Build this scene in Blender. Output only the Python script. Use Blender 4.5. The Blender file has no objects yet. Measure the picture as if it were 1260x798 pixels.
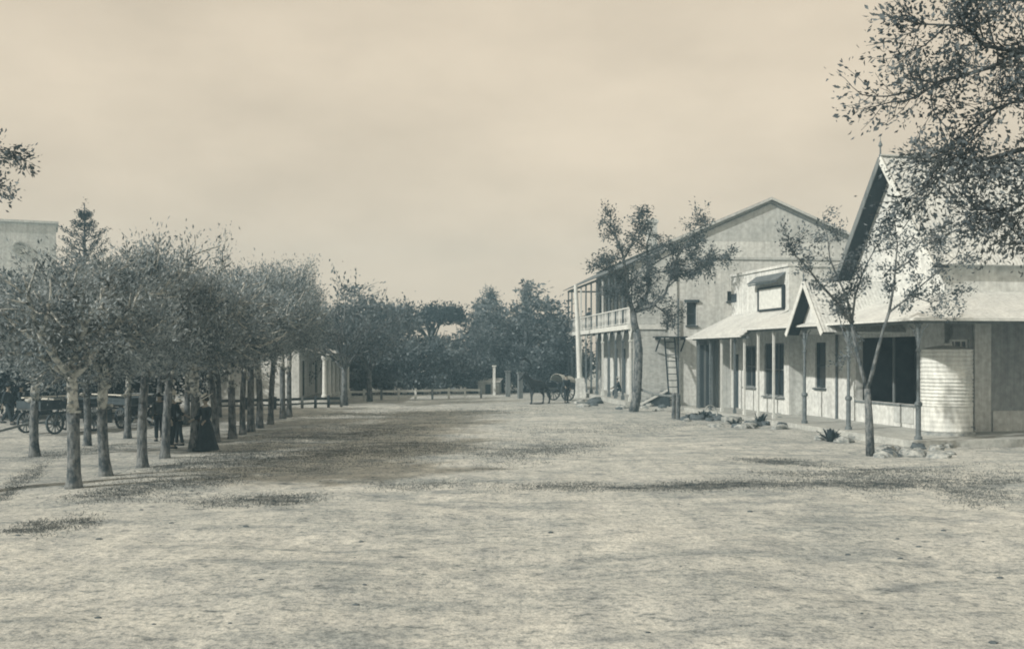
import bpy, math, random
import numpy as np
from mathutils import Vector, Matrix
SC = bpy.context.scene
COL = SC.collection
R = math.radians

# ------------------------------------------------------------------ camera, sky, sun, exposure
F, HC, HY, CX = 1300.0, 3.0, 436.0, 630.0          # focal length (px of the 1260 px photograph), eye height, horizon row, centre column
cam_d = bpy.data.cameras.new('camera')
cam = bpy.data.objects.new('camera', cam_d); COL.objects.link(cam)
cam.location = (0, 0, HC); cam.rotation_euler = (R(90), 0, 0)
cam_d.sensor_width = 36; cam_d.lens = F / 1260 * 36
cam_d.shift_y = 37.0 / 1260
cam_d.clip_start = 0.1; cam_d.clip_end = 3000
SC.camera = cam

SUN_H = Vector((-0.85, -0.53)).normalized(); SUN_EL = R(32)
sun_dir = Vector((SUN_H.x * math.cos(SUN_EL), SUN_H.y * math.cos(SUN_EL), math.sin(SUN_EL)))
sd = bpy.data.lights.new('sun', 'SUN'); sd.energy = 3.7; sd.angle = R(1.2); sd.color = (1.0, 0.935, 0.83)
sun = bpy.data.objects.new('sun', sd); COL.objects.link(sun)
sun.rotation_euler = sun_dir.to_track_quat('Z', 'Y').to_euler()

W = bpy.data.worlds.new('World'); SC.world = W; W.use_nodes = True
nt = W.node_tree; nt.nodes.clear()
def wn(t, **k):
    n = nt.nodes.new(t)
    for a, b in k.items(): setattr(n, a, b)
    return n
sky = wn('ShaderNodeTexSky', sky_type='NISHITA', sun_disc=False)
sky.sun_elevation = SUN_EL
sky.sun_rotation = math.atan2(sun_dir.x, sun_dir.y)
sky.air_density = 1.0; sky.dust_density = 2.0; sky.ozone_density = 1.0
bw = wn('ShaderNodeRGBToBW'); nt.links.new(sky.outputs[0], bw.inputs[0])
# a pale, evenly veiled sky in the tone of the print: the sky's own light, levelled by thin high cloud
rng_ = wn('ShaderNodeMapRange'); rng_.inputs[1].default_value = 0.0; rng_.inputs[2].default_value = 30.0
rng_.inputs[3].default_value = 4.75; rng_.inputs[4].default_value = 7.2
nt.links.new(bw.outputs[0], rng_.inputs[0])
tc = wn('ShaderNodeTexCoord'); mp = wn('ShaderNodeMapping'); mp.inputs['Scale'].default_value = (1.5, 1.5, 3.6)
nt.links.new(tc.outputs['Generated'], mp.inputs[0])
nz = wn('ShaderNodeTexNoise'); nz.inputs['Scale'].default_value = 3.0; nz.inputs['Detail'].default_value = 6; nz.inputs['Roughness'].default_value = .55
nt.links.new(mp.outputs[0], nz.inputs[0])
cr = wn('ShaderNodeMapRange'); cr.inputs[1].default_value = .3; cr.inputs[2].default_value = .75; cr.inputs[3].default_value = .90; cr.inputs[4].default_value = 1.12
nt.links.new(nz.outputs[0], cr.inputs[0])
mu = wn('ShaderNodeMath', operation='MULTIPLY'); nt.links.new(rng_.outputs[0], mu.inputs[0]); nt.links.new(cr.outputs[0], mu.inputs[1])
tint = wn('ShaderNodeVectorMath', operation='SCALE'); tint.inputs[0].default_value = (1.10, 0.94, 0.725)
nt.links.new(mu.outputs[0], tint.inputs['Scale'])
bg = wn('ShaderNodeBackground'); bg.inputs['Strength'].default_value = 0.11
nt.links.new(tint.outputs[0], bg.inputs['Color'])
wo = wn('ShaderNodeOutputWorld'); nt.links.new(bg.outputs[0], wo.inputs[0])

vs = SC.view_settings
vs.view_transform = 'Standard'; vs.look = 'None'; vs.exposure = 0.3; vs.gamma = 1.0; vs.use_curve_mapping = False
SC.render.engine = 'CYCLES'
SC.cycles.use_denoising = True
SC.cycles.filter_width = 1.9      # the softness of an old plate lens
SC.cycles.max_bounces = 6; SC.cycles.diffuse_bounces = 3; SC.cycles.volume_bounces = 0; SC.cycles.transparent_max_bounces = 6
SC.cycles.caustics_reflective = False; SC.cycles.caustics_refractive = False

# ------------------------------------------------------------------ helpers
def gp(x, y, z=0.0):
    """photograph pixel -> point on the ground (or on a level z)"""
    Y = F * (HC - z) / (y - HY)
    return Vector(((x - CX) / F * Y, Y, z))
def wp(x, y, Y):
    return Vector(((x - CX) / F * Y, Y, HC + (HY - y) / F * Y))

PRINT = (.91, 1.0, 1.09)      # the print is in blue-grey ink: every pigment leans slightly that way
def mat(name, c1, c2=None, scale=3.0, rough=.85, bump=.15, bscale=None, detail=6, spec=.25, stretch=None, fac=(.35, .65), trans=0.0, metallic=0.0, grain=0.0, streak=0.0):
    m = bpy.data.materials.new(name); m.use_nodes = True
    if c2 is None: c2 = tuple(x * .75 for x in c1)
    c1, c2 = [tuple(a * b for a, b in zip(c, PRINT)) for c in (c1, c2)]
    t = m.node_tree; t.nodes.clear()
    out = t.nodes.new('ShaderNodeOutputMaterial'); b = t.nodes.new('ShaderNodeBsdfPrincipled')
    b.inputs['Roughness'].default_value = rough; b.inputs['Specular IOR Level'].default_value = spec; b.inputs['Metallic'].default_value = metallic
    tcn = t.nodes.new('ShaderNodeTexCoord'); mpn = t.nodes.new('ShaderNodeMapping')
    if stretch: mpn.inputs['Scale'].default_value = stretch
    t.links.new(tcn.outputs['Object'], mpn.inputs[0])
    if c2 is None: c2 = tuple(x * .75 for x in c1)
    n = t.nodes.new('ShaderNodeTexNoise'); n.inputs['Scale'].default_value = scale; n.inputs['Detail'].default_value = detail; n.inputs['Roughness'].default_value = .62
    t.links.new(mpn.outputs[0], n.inputs[0])
    r = t.nodes.new('ShaderNodeValToRGB')
    r.color_ramp.elements[0].position = fac[0]; r.color_ramp.elements[0].color = (*c2, 1)
    r.color_ramp.elements[1].position = fac[1]; r.color_ramp.elements[1].color = (*c1, 1)
    t.links.new(n.outputs[0], r.inputs[0])
    colsock = r.outputs[0]
    if grain:
        g = t.nodes.new('ShaderNodeTexNoise'); g.inputs['Scale'].default_value = grain; g.inputs['Detail'].default_value = 3
        t.links.new(mpn.outputs[0], g.inputs[0])
        gm = t.nodes.new('ShaderNodeMapRange'); gm.inputs[1].default_value = .3; gm.inputs[2].default_value = .7; gm.inputs[3].default_value = .78; gm.inputs[4].default_value = 1.12
        t.links.new(g.outputs[0], gm.inputs[0])
        vm = t.nodes.new('ShaderNodeVectorMath'); vm.operation = 'SCALE'
        t.links.new(colsock, vm.inputs[0]); t.links.new(gm.outputs[0], vm.inputs['Scale']); colsock = vm.outputs[0]
    if streak:
        m3 = t.nodes.new('ShaderNodeMapping'); m3.inputs['Scale'].default_value = (3.0, 3.0, .16); t.links.new(tcn.outputs['Object'], m3.inputs[0])
        g = t.nodes.new('ShaderNodeTexNoise'); g.inputs['Scale'].default_value = 1.6; g.inputs['Detail'].default_value = 7; g.inputs['Roughness'].default_value = .7
        t.links.new(m3.outputs[0], g.inputs[0])
        gm = t.nodes.new('ShaderNodeMapRange'); gm.inputs[1].default_value = .32; gm.inputs[2].default_value = .55; gm.inputs[3].default_value = 1 - streak; gm.inputs[4].default_value = 1.04
        t.links.new(g.outputs[0], gm.inputs[0])
        vm = t.nodes.new('ShaderNodeVectorMath'); vm.operation = 'SCALE'
        t.links.new(colsock, vm.inputs[0]); t.links.new(gm.outputs[0], vm.inputs['Scale']); colsock = vm.outputs[0]
    t.links.new(colsock, b.inputs['Base Color'])
    if bump:
        n2 = t.nodes.new('ShaderNodeTexNoise'); n2.inputs['Scale'].default_value = bscale or scale * 6; n2.inputs['Detail'].default_value = 5
        t.links.new(mpn.outputs[0], n2.inputs[0])
        bp = t.nodes.new('ShaderNodeBump'); bp.inputs['Strength'].default_value = bump; bp.inputs['Distance'].default_value = .03
        t.links.new(n2.outputs[0], bp.inputs['Height']); t.links.new(bp.outputs[0], b.inputs['Normal'])
    if trans:
        tr = t.nodes.new('ShaderNodeBsdfTranslucent'); t.links.new(colsock, tr.inputs[0])
        mx = t.nodes.new('ShaderNodeMixShader'); mx.inputs[0].default_value = trans
        t.links.new(b.outputs[0], mx.inputs[1]); t.links.new(tr.outputs[0], mx.inputs[2]); t.links.new(mx.outputs[0], out.inputs[0])
    else:
        t.links.new(b.outputs[0], out.inputs[0])
    return m

def iron_sheet(name, c1, c2, axis=1):
    """painted corrugated iron: ribs along the fall of the roof (bump), streaks of wear"""
    m = mat(name, c1, c2, scale=1.3, rough=.6, bump=0, spec=.35, stretch=(1, 1, 1), grain=9)
    t = m.node_tree
    b = [n for n in t.nodes if n.type == 'BSDF_PRINCIPLED'][0]
    w = t.nodes.new('ShaderNodeTexWave'); w.wave_type = 'BANDS'; w.bands_direction = 'XYZ'[axis]
    w.inputs['Scale'].default_value = 2.1; w.inputs['Distortion'].default_value = 0.0
    tcn = [n for n in t.nodes if n.type == 'TEX_COORD'][0]
    t.links.new(tcn.outputs['Object'], w.inputs[0])
    bp = t.nodes.new('ShaderNodeBump'); bp.inputs['Strength'].default_value = .5; bp.inputs['Distance'].default_value = .02
    t.links.new(w.outputs[1], bp.inputs['Height']); t.links.new(bp.outputs[0], b.inputs['Normal'])
    return m

M = {}
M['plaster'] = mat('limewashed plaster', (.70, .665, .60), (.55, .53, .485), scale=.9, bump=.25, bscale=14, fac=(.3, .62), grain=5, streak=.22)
M['plaster_grey'] = mat('weathered grey plaster', (.55, .53, .48), (.46, .45, .415), scale=.7, bump=.25, bscale=12, grain=4, streak=.14)
M['plaster_dim'] = mat('old stained plaster', (.60, .565, .49), (.44, .42, .38), scale=.8, bump=.3, bscale=10, grain=5, streak=.3)
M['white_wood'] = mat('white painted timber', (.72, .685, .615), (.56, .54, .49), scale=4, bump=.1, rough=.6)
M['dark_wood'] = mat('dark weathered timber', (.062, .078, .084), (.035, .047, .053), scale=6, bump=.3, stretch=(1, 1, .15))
M['grey_wood'] = mat('grey weathered boards', (.20, .205, .195), (.115, .125, .125), scale=5, bump=.3, stretch=(1, 1, .12))
M['grey_iron'] = mat('grey painted iron', (.16, .175, .175), (.085, .098, .103), scale=6, rough=.55, spec=.4, bump=.1)
M['roof_white'] = iron_sheet('white painted corrugated iron', (.64, .61, .55), (.52, .50, .46), 1)
M['roof_white_x'] = iron_sheet('white painted corrugated iron end', (.64, .61, .55), (.52, .50, .46), 0)
M['roof_dark'] = iron_sheet('dark corrugated iron', (.13, .145, .15), (.075, .09, .096), 1)
M['roof_grey'] = iron_sheet('weathered grey corrugated iron', (.34, .335, .31), (.24, .24, .225), 1)
M['plaster_shade'] = mat('shade toned plaster', (.36, .355, .335), (.27, .272, .262), scale=.8, bump=.3, bscale=10, grain=5, streak=.25)  # the end wall's shade is put into this plaster colour
M['tank'] = mat('galvanised tank iron', (.78, .74, .66), (.56, .54, .49), scale=2.2, rough=.55, spec=.4, bump=.08, stretch=(1, 1, .35), grain=8)
M['tar_and_shade'] = mat('tarred timber and painted shade', (.026, .035, .040), (.015, .022, .026), scale=6, bump=.3, stretch=(1, 1, .15))  # near-black for tarred timber and painted shade, and for shade put into soffits and ceilings
M['glass'] = mat('old window glass', (.022, .032, .038), (.012, .019, .023), scale=1.5, rough=.16, spec=.5, bump=.03)
M['room_shade'] = mat('room plaster with painted shade', (.085, .095, .098), (.05, .06, .065), scale=1.5)  # indoor gloom put into the wall colour
M['stoep'] = mat('stoep paving', (.50, .475, .42), (.36, .35, .315), scale=1.5, bump=.3, bscale=9, grain=7)
M['stone'] = mat('pale field stone', (.44, .425, .38), (.16, .168, .165), scale=3.5, bump=.6, bscale=12)
M['stone_dark'] = mat('dark field stone', (.11, .125, .13), (.055, .068, .074), scale=3.5, bump=.6, bscale=12)
M['bark_row'] = mat('grey flaking bark', (.20, .20, .19), (.05, .062, .068), scale=8, bump=1.0, bscale=16, stretch=(1, 1, .5), fac=(.40, .60), grain=22)
M['bark_pale'] = mat('pale bark with peeling plates', (.56, .53, .465), (.10, .115, .118), scale=6.5, bump=.9, bscale=14, stretch=(1, 1, .9), fac=(.40, .54), grain=18)
M['bark_dark'] = mat('dark bark', (.10, .11, .113), (.05, .06, .064), scale=4, bump=.8, bscale=12, stretch=(1, 1, .4))
def leafmat(n, a, b, s=1.1, tr=.22): return mat(n, a, b, scale=s, rough=.75, bump=0, trans=tr, detail=3, fac=(.38, .6), spec=.2)
M['leaf_row'] = leafmat('dry fine foliage', (.40, .42, .41), (.078, .103, .113), 1.5, .36)
M['leaf_dense'] = leafmat('dense dark foliage', (.052, .070, .077), (.026, .038, .044), .8, .12)
M['leaf_mid'] = leafmat('street tree foliage', (.17, .19, .19), (.044, .06, .067), .9)
M['leaf_far'] = leafmat('far foliage', (.19, .21, .212), (.040, .055, .062), .75, .25)
M['leaf_near'] = leafmat('broad near leaves', (.19, .21, .214), (.05, .067, .076), 1.6, .3)
M['leaf_balcony'] = leafmat('dark street tree foliage', (.105, .122, .125), (.036, .05, .056), .9)
M['straw'] = mat('straw and pale cloth', (.66, .61, .51), (.48, .45, .385), scale=9, bump=.2)
M['cloth_dark'] = mat('dark wool cloth', (.030, .041, .047), (.018, .026, .031), scale=8, bump=.2, rough=.95)
M['cloth_mid'] = mat('grey wool cloth', (.075, .088, .092), (.045, .056, .06), scale=8, bump=.2, rough=.95)
M['cloth_pale'] = mat('pale cotton', (.52, .49, .42), (.40, .38, .33), scale=8, bump=.2, rough=.95)
M['skin'] = mat('skin', (.33, .275, .215), (.27, .225, .178), scale=6, bump=.05, rough=.6)
M['hair'] = mat('dark hair', (.028, .034, .036), (.016, .02, .022), scale=20, bump=.3)
M['horse'] = mat('dark bay coat', (.034, .042, .046), (.020, .027, .031), scale=3, bump=.1, rough=.6)
M['leather'] = mat('black leather', (.02, .026, .03), (.012, .017, .02), scale=10, bump=.2, rough=.5)

class MB:
    def __init__(self): self.v = []; self.f = []; self.mi = []; self.cur = 0
    def quad(self, a, b, c, d): self.poly([a, b, c, d])
    def poly(self, pts):
        i = len(self.v); self.v += [tuple(p) for p in pts]; self.f.append(tuple(range(i, i + len(pts)))); self.mi.append(self.cur)
    def box(self, lo, hi):
        x0, y0, z0 = lo; x1, y1, z1 = hi
        p = [(x0,y0,z0),(x1,y0,z0),(x1,y1,z0),(x0,y1,z0),(x0,y0,z1),(x1,y0,z1),(x1,y1,z1),(x0,y1,z1)]
        i = len(self.v); self.v += p
        for q in ((0,3,2,1),(4,5,6,7),(0,1,5,4),(1,2,6,5),(2,3,7,6),(3,0,4,7)):
            self.f.append(tuple(i + k for k in q)); self.mi.append(self.cur)
        return self
    def bar(self, a, b, w, h, up=(0, 0, 1)):
        a = Vector(a); b = Vector(b); d = (b - a).normalized(); u = Vector(up)
        s = d.cross(u)
        if s.length < 1e-4: s = d.cross(Vector((1, 0, 0)))
        s.normalize(); u2 = s.cross(d).normalized()
        p = []
        for c in (a, b):
            for sx, sz in ((-1,-1),(1,-1),(1,1),(-1,1)): p.append(tuple(c + s * (sx * w / 2) + u2 * (sz * h / 2)))
        i = len(self.v); self.v += p
        for q in ((0,1,2,3),(7,6,5,4),(0,4,5,1),(1,5,6,2),(2,6,7,3),(3,7,4,0)):
            self.f.append(tuple(i + k for k in q)); self.mi.append(self.cur)
        return self
    def slab(self, pts, th):
        """flat polygon with thickness, th along its downward normal"""
        P = [Vector(p) for p in pts]
        n = (P[1] - P[0]).cross(P[2] - P[0]).normalized()
        if n.z < 0: P.reverse(); n = -n
        Q = [p - n * th for p in P]
        self.poly(P); self.poly(list(reversed(Q)))
        k = len(P)
        for i in range(k): self.poly([P[i], Q[i], Q[(i + 1) % k], P[(i + 1) % k]])
        return self
    def prism(self, pts, off):
        P = [Vector(p) for p in pts]; o = Vector(off); Q = [p + o for p in P]
        n = (P[1] - P[0]).cross(P[2] - P[0])
        if n.dot(o) > 0: P, Q = P[::-1], Q[::-1]
        self.poly(P); self.poly(list(reversed(Q)))
        k = len(P)
        for i in range(k): self.poly([P[i], Q[i], Q[(i + 1) % k], P[(i + 1) % k]])
        return self
    def tube(self, pts, rad, sides=6, cap=True):
        P = [Vector(p) for p in pts]; i0 = len(self.v); n = len(P); prev = None
        for i in range(n):
            d = (P[min(i + 1, n - 1)] - P[max(i - 1, 0)])
            if d.length < 1e-6: d = Vector((0, 0, 1))
            d.normalize()
            if prev is None:
                ref = Vector((1, 0, 0)) if abs(d.x) < .9 else Vector((0, 1, 0)); s = d.cross(ref).normalized()
            else: s = (prev - d * prev.dot(d)).normalized()
            prev = s; u = d.cross(s)
            for k in range(sides):
                a = 2 * math.pi * k / sides
                self.v.append(tuple(P[i] + (s * math.cos(a) + u * math.sin(a)) * rad[i]))
        for i in range(n - 1):
            for k in range(sides):
                a = i0 + i * sides + k; b = i0 + i * sides + (k + 1) % sides
                self.f.append((a, b, b + sides, a + sides)); self.mi.append(self.cur)
        if cap:
            self.f.append(tuple(i0 + k for k in reversed(range(sides)))); self.mi.append(self.cur)
            self.f.append(tuple(i0 + (n - 1) * sides + k for k in range(sides))); self.mi.append(self.cur)
        return self
    def lathe(self, prof, c=(0, 0, 0), sides=16, sx=1.0, sy=1.0):
        """profile [(r,z)] turned round a vertical axis"""
        i0 = len(self.v); n = len(prof)
        for r, z in prof:
            for k in range(sides):
                a = 2 * math.pi * k / sides
                self.v.append((c[0] + r * sx * math.cos(a), c[1] + r * sy * math.sin(a), c[2] + z))
        for i in range(n - 1):
            for k in range(sides):
                a = i0 + i * sides + k; b = i0 + i * sides + (k + 1) % sides
                self.f.append((a, b, b + sides, a + sides)); self.mi.append(self.cur)
        self.f.append(tuple(i0 + k for k in reversed(range(sides)))); self.mi.append(self.cur)
        self.f.append(tuple(i0 + (n - 1) * sides + k for k in range(sides))); self.mi.append(self.cur)
        return self
    def wall(self, o, u, n, w, h, openings, th):
        """upright panel at o along u (width w) and up (height h), thickness th against n; openings (u0,u1,v0,v1) with reveals"""
        o = Vector(o); u = Vector(u).normalized(); n = Vector(n).normalized(); z = Vector((0, 0, 1))
        us = sorted({0, w, *[x for q in openings for x in q[:2]]}); vsx = sorted({0, h, *[x for q in openings for x in q[2:4]]})
        hole = lambda a, b: any(q[0] <= a <= q[1] and q[2] <= b <= q[3] for q in openings)
        P = lambda a, b, d: o + u * a + z * b - n * d
        flip = u.cross(z).dot(n) < 0
        def Q(*p): self.poly(p[::-1] if flip else p)
        for i in range(len(us) - 1):
            for j in range(len(vsx) - 1):
                a0, a1, b0, b1 = us[i], us[i + 1], vsx[j], vsx[j + 1]
                if hole((a0 + a1) / 2, (b0 + b1) / 2): continue
                Q(P(a0,b0,0), P(a1,b0,0), P(a1,b1,0), P(a0,b1,0)); Q(P(a0,b1,th), P(a1,b1,th), P(a1,b0,th), P(a0,b0,th))
        for a0, a1, b0, b1 in [q[:4] for q in openings]:
            Q(P(a0,b0,0), P(a0,b0,th), P(a1,b0,th), P(a1,b0,0)); Q(P(a0,b1,0), P(a1,b1,0), P(a1,b1,th), P(a0,b1,th))
            Q(P(a0,b0,0), P(a0,b1,0), P(a0,b1,th), P(a0,b0,th)); Q(P(a1,b0,0), P(a1,b0,th), P(a1,b1,th), P(a1,b1,0))
        Q(P(0,h,0), P(w,h,0), P(w,h,th), P(0,h,th)); Q(P(0,0,0), P(0,0,th), P(w,0,th), P(w,0,0))
        Q(P(0,0,0), P(0,h,0), P(0,h,th), P(0,0,th)); Q(P(w,0,0), P(w,0,th), P(w,h,th), P(w,h,0))
        return self
    def mesh(self, name, smooth=False):
        me = bpy.data.meshes.new(name); me.from_pydata(self.v, [], self.f); me.update()
        if smooth: me.polygons.foreach_set('use_smooth', [True] * len(me.polygons))
        if any(self.mi): me.polygons.foreach_set('material_index', self.mi)
        return me
    def build(self, name, mats, parent=None, smooth=False):
        me = self.mesh(name, smooth)
        for m in (mats if isinstance(mats, (list, tuple)) else [mats]): me.materials.append(M[m] if isinstance(m, str) else m)
        return link(name, me, parent)

def link(name, data, parent=None):
    o = bpy.data.objects.new(name, data); COL.objects.link(o)
    if parent is not None: o.parent = parent
    return o
def tag(o, label=None, cat=None, group=None, kind=None):
    if label: o['label'] = label
    if cat: o['category'] = cat
    if group: o['group'] = group
    if kind: o['kind'] = kind
    return o
def thing(name, loc=(0, 0, 0), rz=0.0, label=None, cat=None, group=None, scale=1.0):
    o = bpy.data.objects.new(name, None); COL.objects.link(o); o.empty_display_size = .3
    o.location = loc; o.rotation_euler = (0, 0, rz); o.scale = (scale,) * 3 if not isinstance(scale, (tuple, list)) else scale
    return tag(o, label, cat, group)
def copy_tree(o, parent=None):
    c = o.copy(); COL.objects.link(c); c.parent = parent
    for ch in list(o.children): copy_tree(ch, c)
    return c

# ------------------------------------------------------------------ ground
def vnoise(x, y, seed=0):
    r = np.random.RandomState(seed); t = r.rand(256, 256)
    xi = np.floor(x).astype(int); yi = np.floor(y).astype(int); fx = x - xi; fy = y - yi
    fx = fx * fx * (3 - 2 * fx); fy = fy * fy * (3 - 2 * fy)
    g = lambda a, b: t[a % 256, b % 256]
    return (g(xi, yi) * (1 - fx) + g(xi + 1, yi) * fx) * (1 - fy) + (g(xi, yi + 1) * (1 - fx) + g(xi + 1, yi + 1) * fx) * fy
def relief(x, y):
    x = np.asarray(x, float); y = np.asarray(y, float)
    h = (vnoise(x * .35, y * .35, 1) - .5) * .10 + (vnoise(x * 1.1, y * 1.1, 2) - .5) * .055 + (vnoise(x * 3.1, y * 3.1, 3) - .5) * .028
    fade = np.clip((95 - y) / 50, 0, 1) * np.clip((40 - np.abs(x)) / 15, 0, 1) * np.clip((y + 5) / 8, 0, 1)
    return (h - .02) * fade
def ground_mesh():
    ys = np.concatenate([[-60, -30, -15, -5], np.arange(0, 60, .28), np.arange(60, 110, .9), [115, 130, 160, 220, 320, 480, 700, 1200]])
    xs = np.concatenate([[-900, -500, -250, -120, -70], np.arange(-45, -20, .9), np.arange(-20, 20, .28), np.arange(20, 45, .9), [60, 90, 150, 300, 600, 900]])
    X, Y = np.meshgrid(xs, ys); Z = relief(X, Y)
    n, m = X.shape
    v = np.stack([X, Y, Z], -1).reshape(-1, 3)
    idx = np.arange(n * m).reshape(n, m)
    f = np.stack([idx[:-1, :-1], idx[:-1, 1:], idx[1:, 1:], idx[1:, :-1]], -1).reshape(-1, 4)
    me = bpy.data.meshes.new('ground'); me.from_pydata(v.tolist(), [], f.tolist()); me.update()
    me.polygons.foreach_set('use_smooth', [True] * len(me.polygons))
    return me
def ground_material():
    m = bpy.data.materials.new('trodden earth street'); m.use_nodes = True; t = m.node_tree; t.nodes.clear()
    N = t.nodes.new; L = t.links.new
    out = N('ShaderNodeOutputMaterial'); b = N('ShaderNodeBsdfPrincipled'); b.inputs['Roughness'].default_value = .95; b.inputs['Specular IOR Level'].default_value = .1
    tcn = N('ShaderNodeTexCoord')
    def noise(scale, stretch=(1, 1, 1), detail=6, rough=.6, dist=0):
        mpn = N('ShaderNodeMapping'); mpn.inputs['Scale'].default_value = stretch; L(tcn.outputs['Object'], mpn.inputs[0])
        n = N('ShaderNodeTexNoise'); n.inputs['Scale'].default_value = scale; n.inputs['Detail'].default_value = detail; n.inputs['Roughness'].default_value = rough; n.inputs['Distortion'].default_value = dist
        L(mpn.outputs[0], n.inputs[0]); return n.outputs[0]
    def ramp(s, p0, c0, p1, c1):
        r = N('ShaderNodeValToRGB'); e = r.color_ramp.elements
        e[0].position = p0; e[0].color = (*c0, 1); e[1].position = p1; e[1].color = (*c1, 1); L(s, r.inputs[0]); return r.outputs[0]
    def mul(a, c):
        x = N('ShaderNodeMix'); x.data_type = 'RGBA'; x.blend_type = 'MULTIPLY'; x.inputs[0].default_value = 1
        L(a, x.inputs[6]); L(c, x.inputs[7]); return x.outputs[2]
    base = ramp(noise(.16, detail=5), .32, (.42, .445, .455), .68, (.54, .558, .558))
    c = mul(base, ramp(noise(1.6, (1, .75, 1), 8, .7), .34, (.70, .715, .73), .58, (1.04, 1.03, 1.0)))
    c = mul(c, ramp(noise(11, (1, .8, 1), 6, .7), .34, (.55, .58, .60), .52, (1.05, 1.04, 1.02)))
    c = mul(c, ramp(noise(34, (1, .8, 1), 4, .7), .36, (.66, .68, .70), .56, (1.06, 1.05, 1.03)))
    # old wheel tracks run up the street: long narrow streaks of packed, darker soil
    c = mul(c, ramp(noise(1.3, (1.0, .05, 1), 5, .6, .4), .36, (.94, .945, .95), .52, (1, 1, 1)))
    c = mul(c, ramp(noise(4.6, (1.0, .035, 1), 6, .65, .5), .35, (.91, .915, .92), .47, (1.01, 1.01, 1.01)))
    # curving pairs of wheel ruts
    mr = N('ShaderNodeMapping'); mr.inputs['Scale'].default_value = (1, .10, 1); mr.inputs['Rotation'].default_value = (0, 0, .03); L(tcn.outputs['Object'], mr.inputs[0])
    wv = N('ShaderNodeTexWave'); wv.wave_type = 'BANDS'; wv.bands_direction = 'X'; wv.inputs['Scale'].default_value = .21; wv.inputs['Distortion'].default_value = 5.5; wv.inputs['Detail'].default_value = 2.5; wv.inputs['Detail Scale'].default_value = .55
    L(mr.outputs[0], wv.inputs[0])
    c = mul(c, ramp(wv.outputs[1], .955, (1, 1, 1), .998, (.94, .945, .95)))
    # trampled darker bands
    c = mul(c, ramp(noise(.55, (.45, 1.4, 1), 9, .72, .3), .36, (.62, .66, .69), .52, (1.03, 1.03, 1.02)))
    # scattered scuffs and droppings stain
    c = mul(c, ramp(noise(2.7, (.8, 1.3, 1), 10, .8), .35, (.34, .385, .42), .455, (1.02, 1.02, 1.02)))
    c = mul(c, ramp(noise(5.5, (.7, 1.2, 1), 10, .85), .36, (.42, .46, .49), .48, (1.03, 1.03, 1.03)))
    L(c, b.inputs['Base Color'])
    bp = N('ShaderNodeBump'); bp.inputs['Strength'].default_value = .55; bp.inputs['Distance'].default_value = .05
    L(noise(9, detail=8, rough=.7), bp.inputs['Height']); L(bp.outputs[0], b.inputs['Normal'])
    L(b.outputs[0], out.inputs[0]); return m
gm = ground_mesh(); gm.materials.append(ground_material())
ground = tag(link('ground', gm), kind='structure', label='pale trodden earth street and open ground')

# ------------------------------------------------------------------ house on the right: wrap-round verandah, steep gable
TH = math.atan2(230, 1300)
P0 = gp(1130, 548)
n_ = Vector((math.cos(TH), math.sin(TH))); d_ = Vector((-math.sin(TH), math.cos(TH)))
def S(px, t, ax=None):
    k = (px - CX) / F
    return (P0.x + n_.x * t - k * (P0.y + n_.y * t)) / (k * d_.y - d_.x)
def Z(py, t, s):
    return HC + (HY - py) / F * (P0.y + n_.y * t + d_.y * s)
def W2(t, s, z=0): return Vector((P0.x + n_.x * t + d_.x * s, P0.y + n_.y * t + d_.y * s, z))

def window(parent, o, u, n, u0, u1, v0, v1, inset=.10, cols=1, rows=2, frame='white_wood', sill=True, name='window'):
    """frame with glazing bars (mesh) > pane, sill; lies inside an opening of a wall() at the same o,u,n"""
    o = Vector(o); u = Vector(u).normalized(); n = Vector(n).normalized(); zz = Vector((0, 0, 1))
    P = lambda a, b, d: o + u * a + zz * b - n * d
    b = MB(); fw = .07; g = .004
    a0, a1, b0, b1 = u0 + g, u1 - g, v0 + g, v1 - g
    b.bar(P(a0, b0 + fw / 2, inset), P(a1, b0 + fw / 2, inset), .06, fw); b.bar(P(a0, b1 - fw / 2, inset), P(a1, b1 - fw / 2, inset), .06, fw)
    b.bar(P(a0 + fw / 2, b0 + fw, inset), P(a0 + fw / 2, b1 - fw, inset), .06, fw, up=u); b.bar(P(a1 - fw / 2, b0 + fw, inset), P(a1 - fw / 2, b1 - fw, inset), .06, fw, up=u)
    for i in range(1, cols):
        x = a0 + (a1 - a0) * i / cols; b.bar(P(x, b0 + fw, inset + .004), P(x, b1 - fw, inset + .004), .04, .04, up=u)
    for j in range(1, rows):
        y = b0 + (b1 - b0) * j / rows; b.bar(P(a0 + fw, y, inset), P(a1 - fw, y, inset), .05, .05)
    w = b.build(name, frame, parent)
    gl = MB().bar(P(a0 + fw * .5, (b0 + b1) / 2, inset + .035), P(a1 - fw * .5, (b0 + b1) / 2, inset + .035), .008, (b1 - b0) - fw)
    gl.build('pane', 'glass', w)
    if sill:
        MB().bar(P(u0 - .08, v0 - .045, -.04), P(u1 + .08, v0 - .045, -.04), .14, .07).build('sill', frame, w)
    return w
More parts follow.
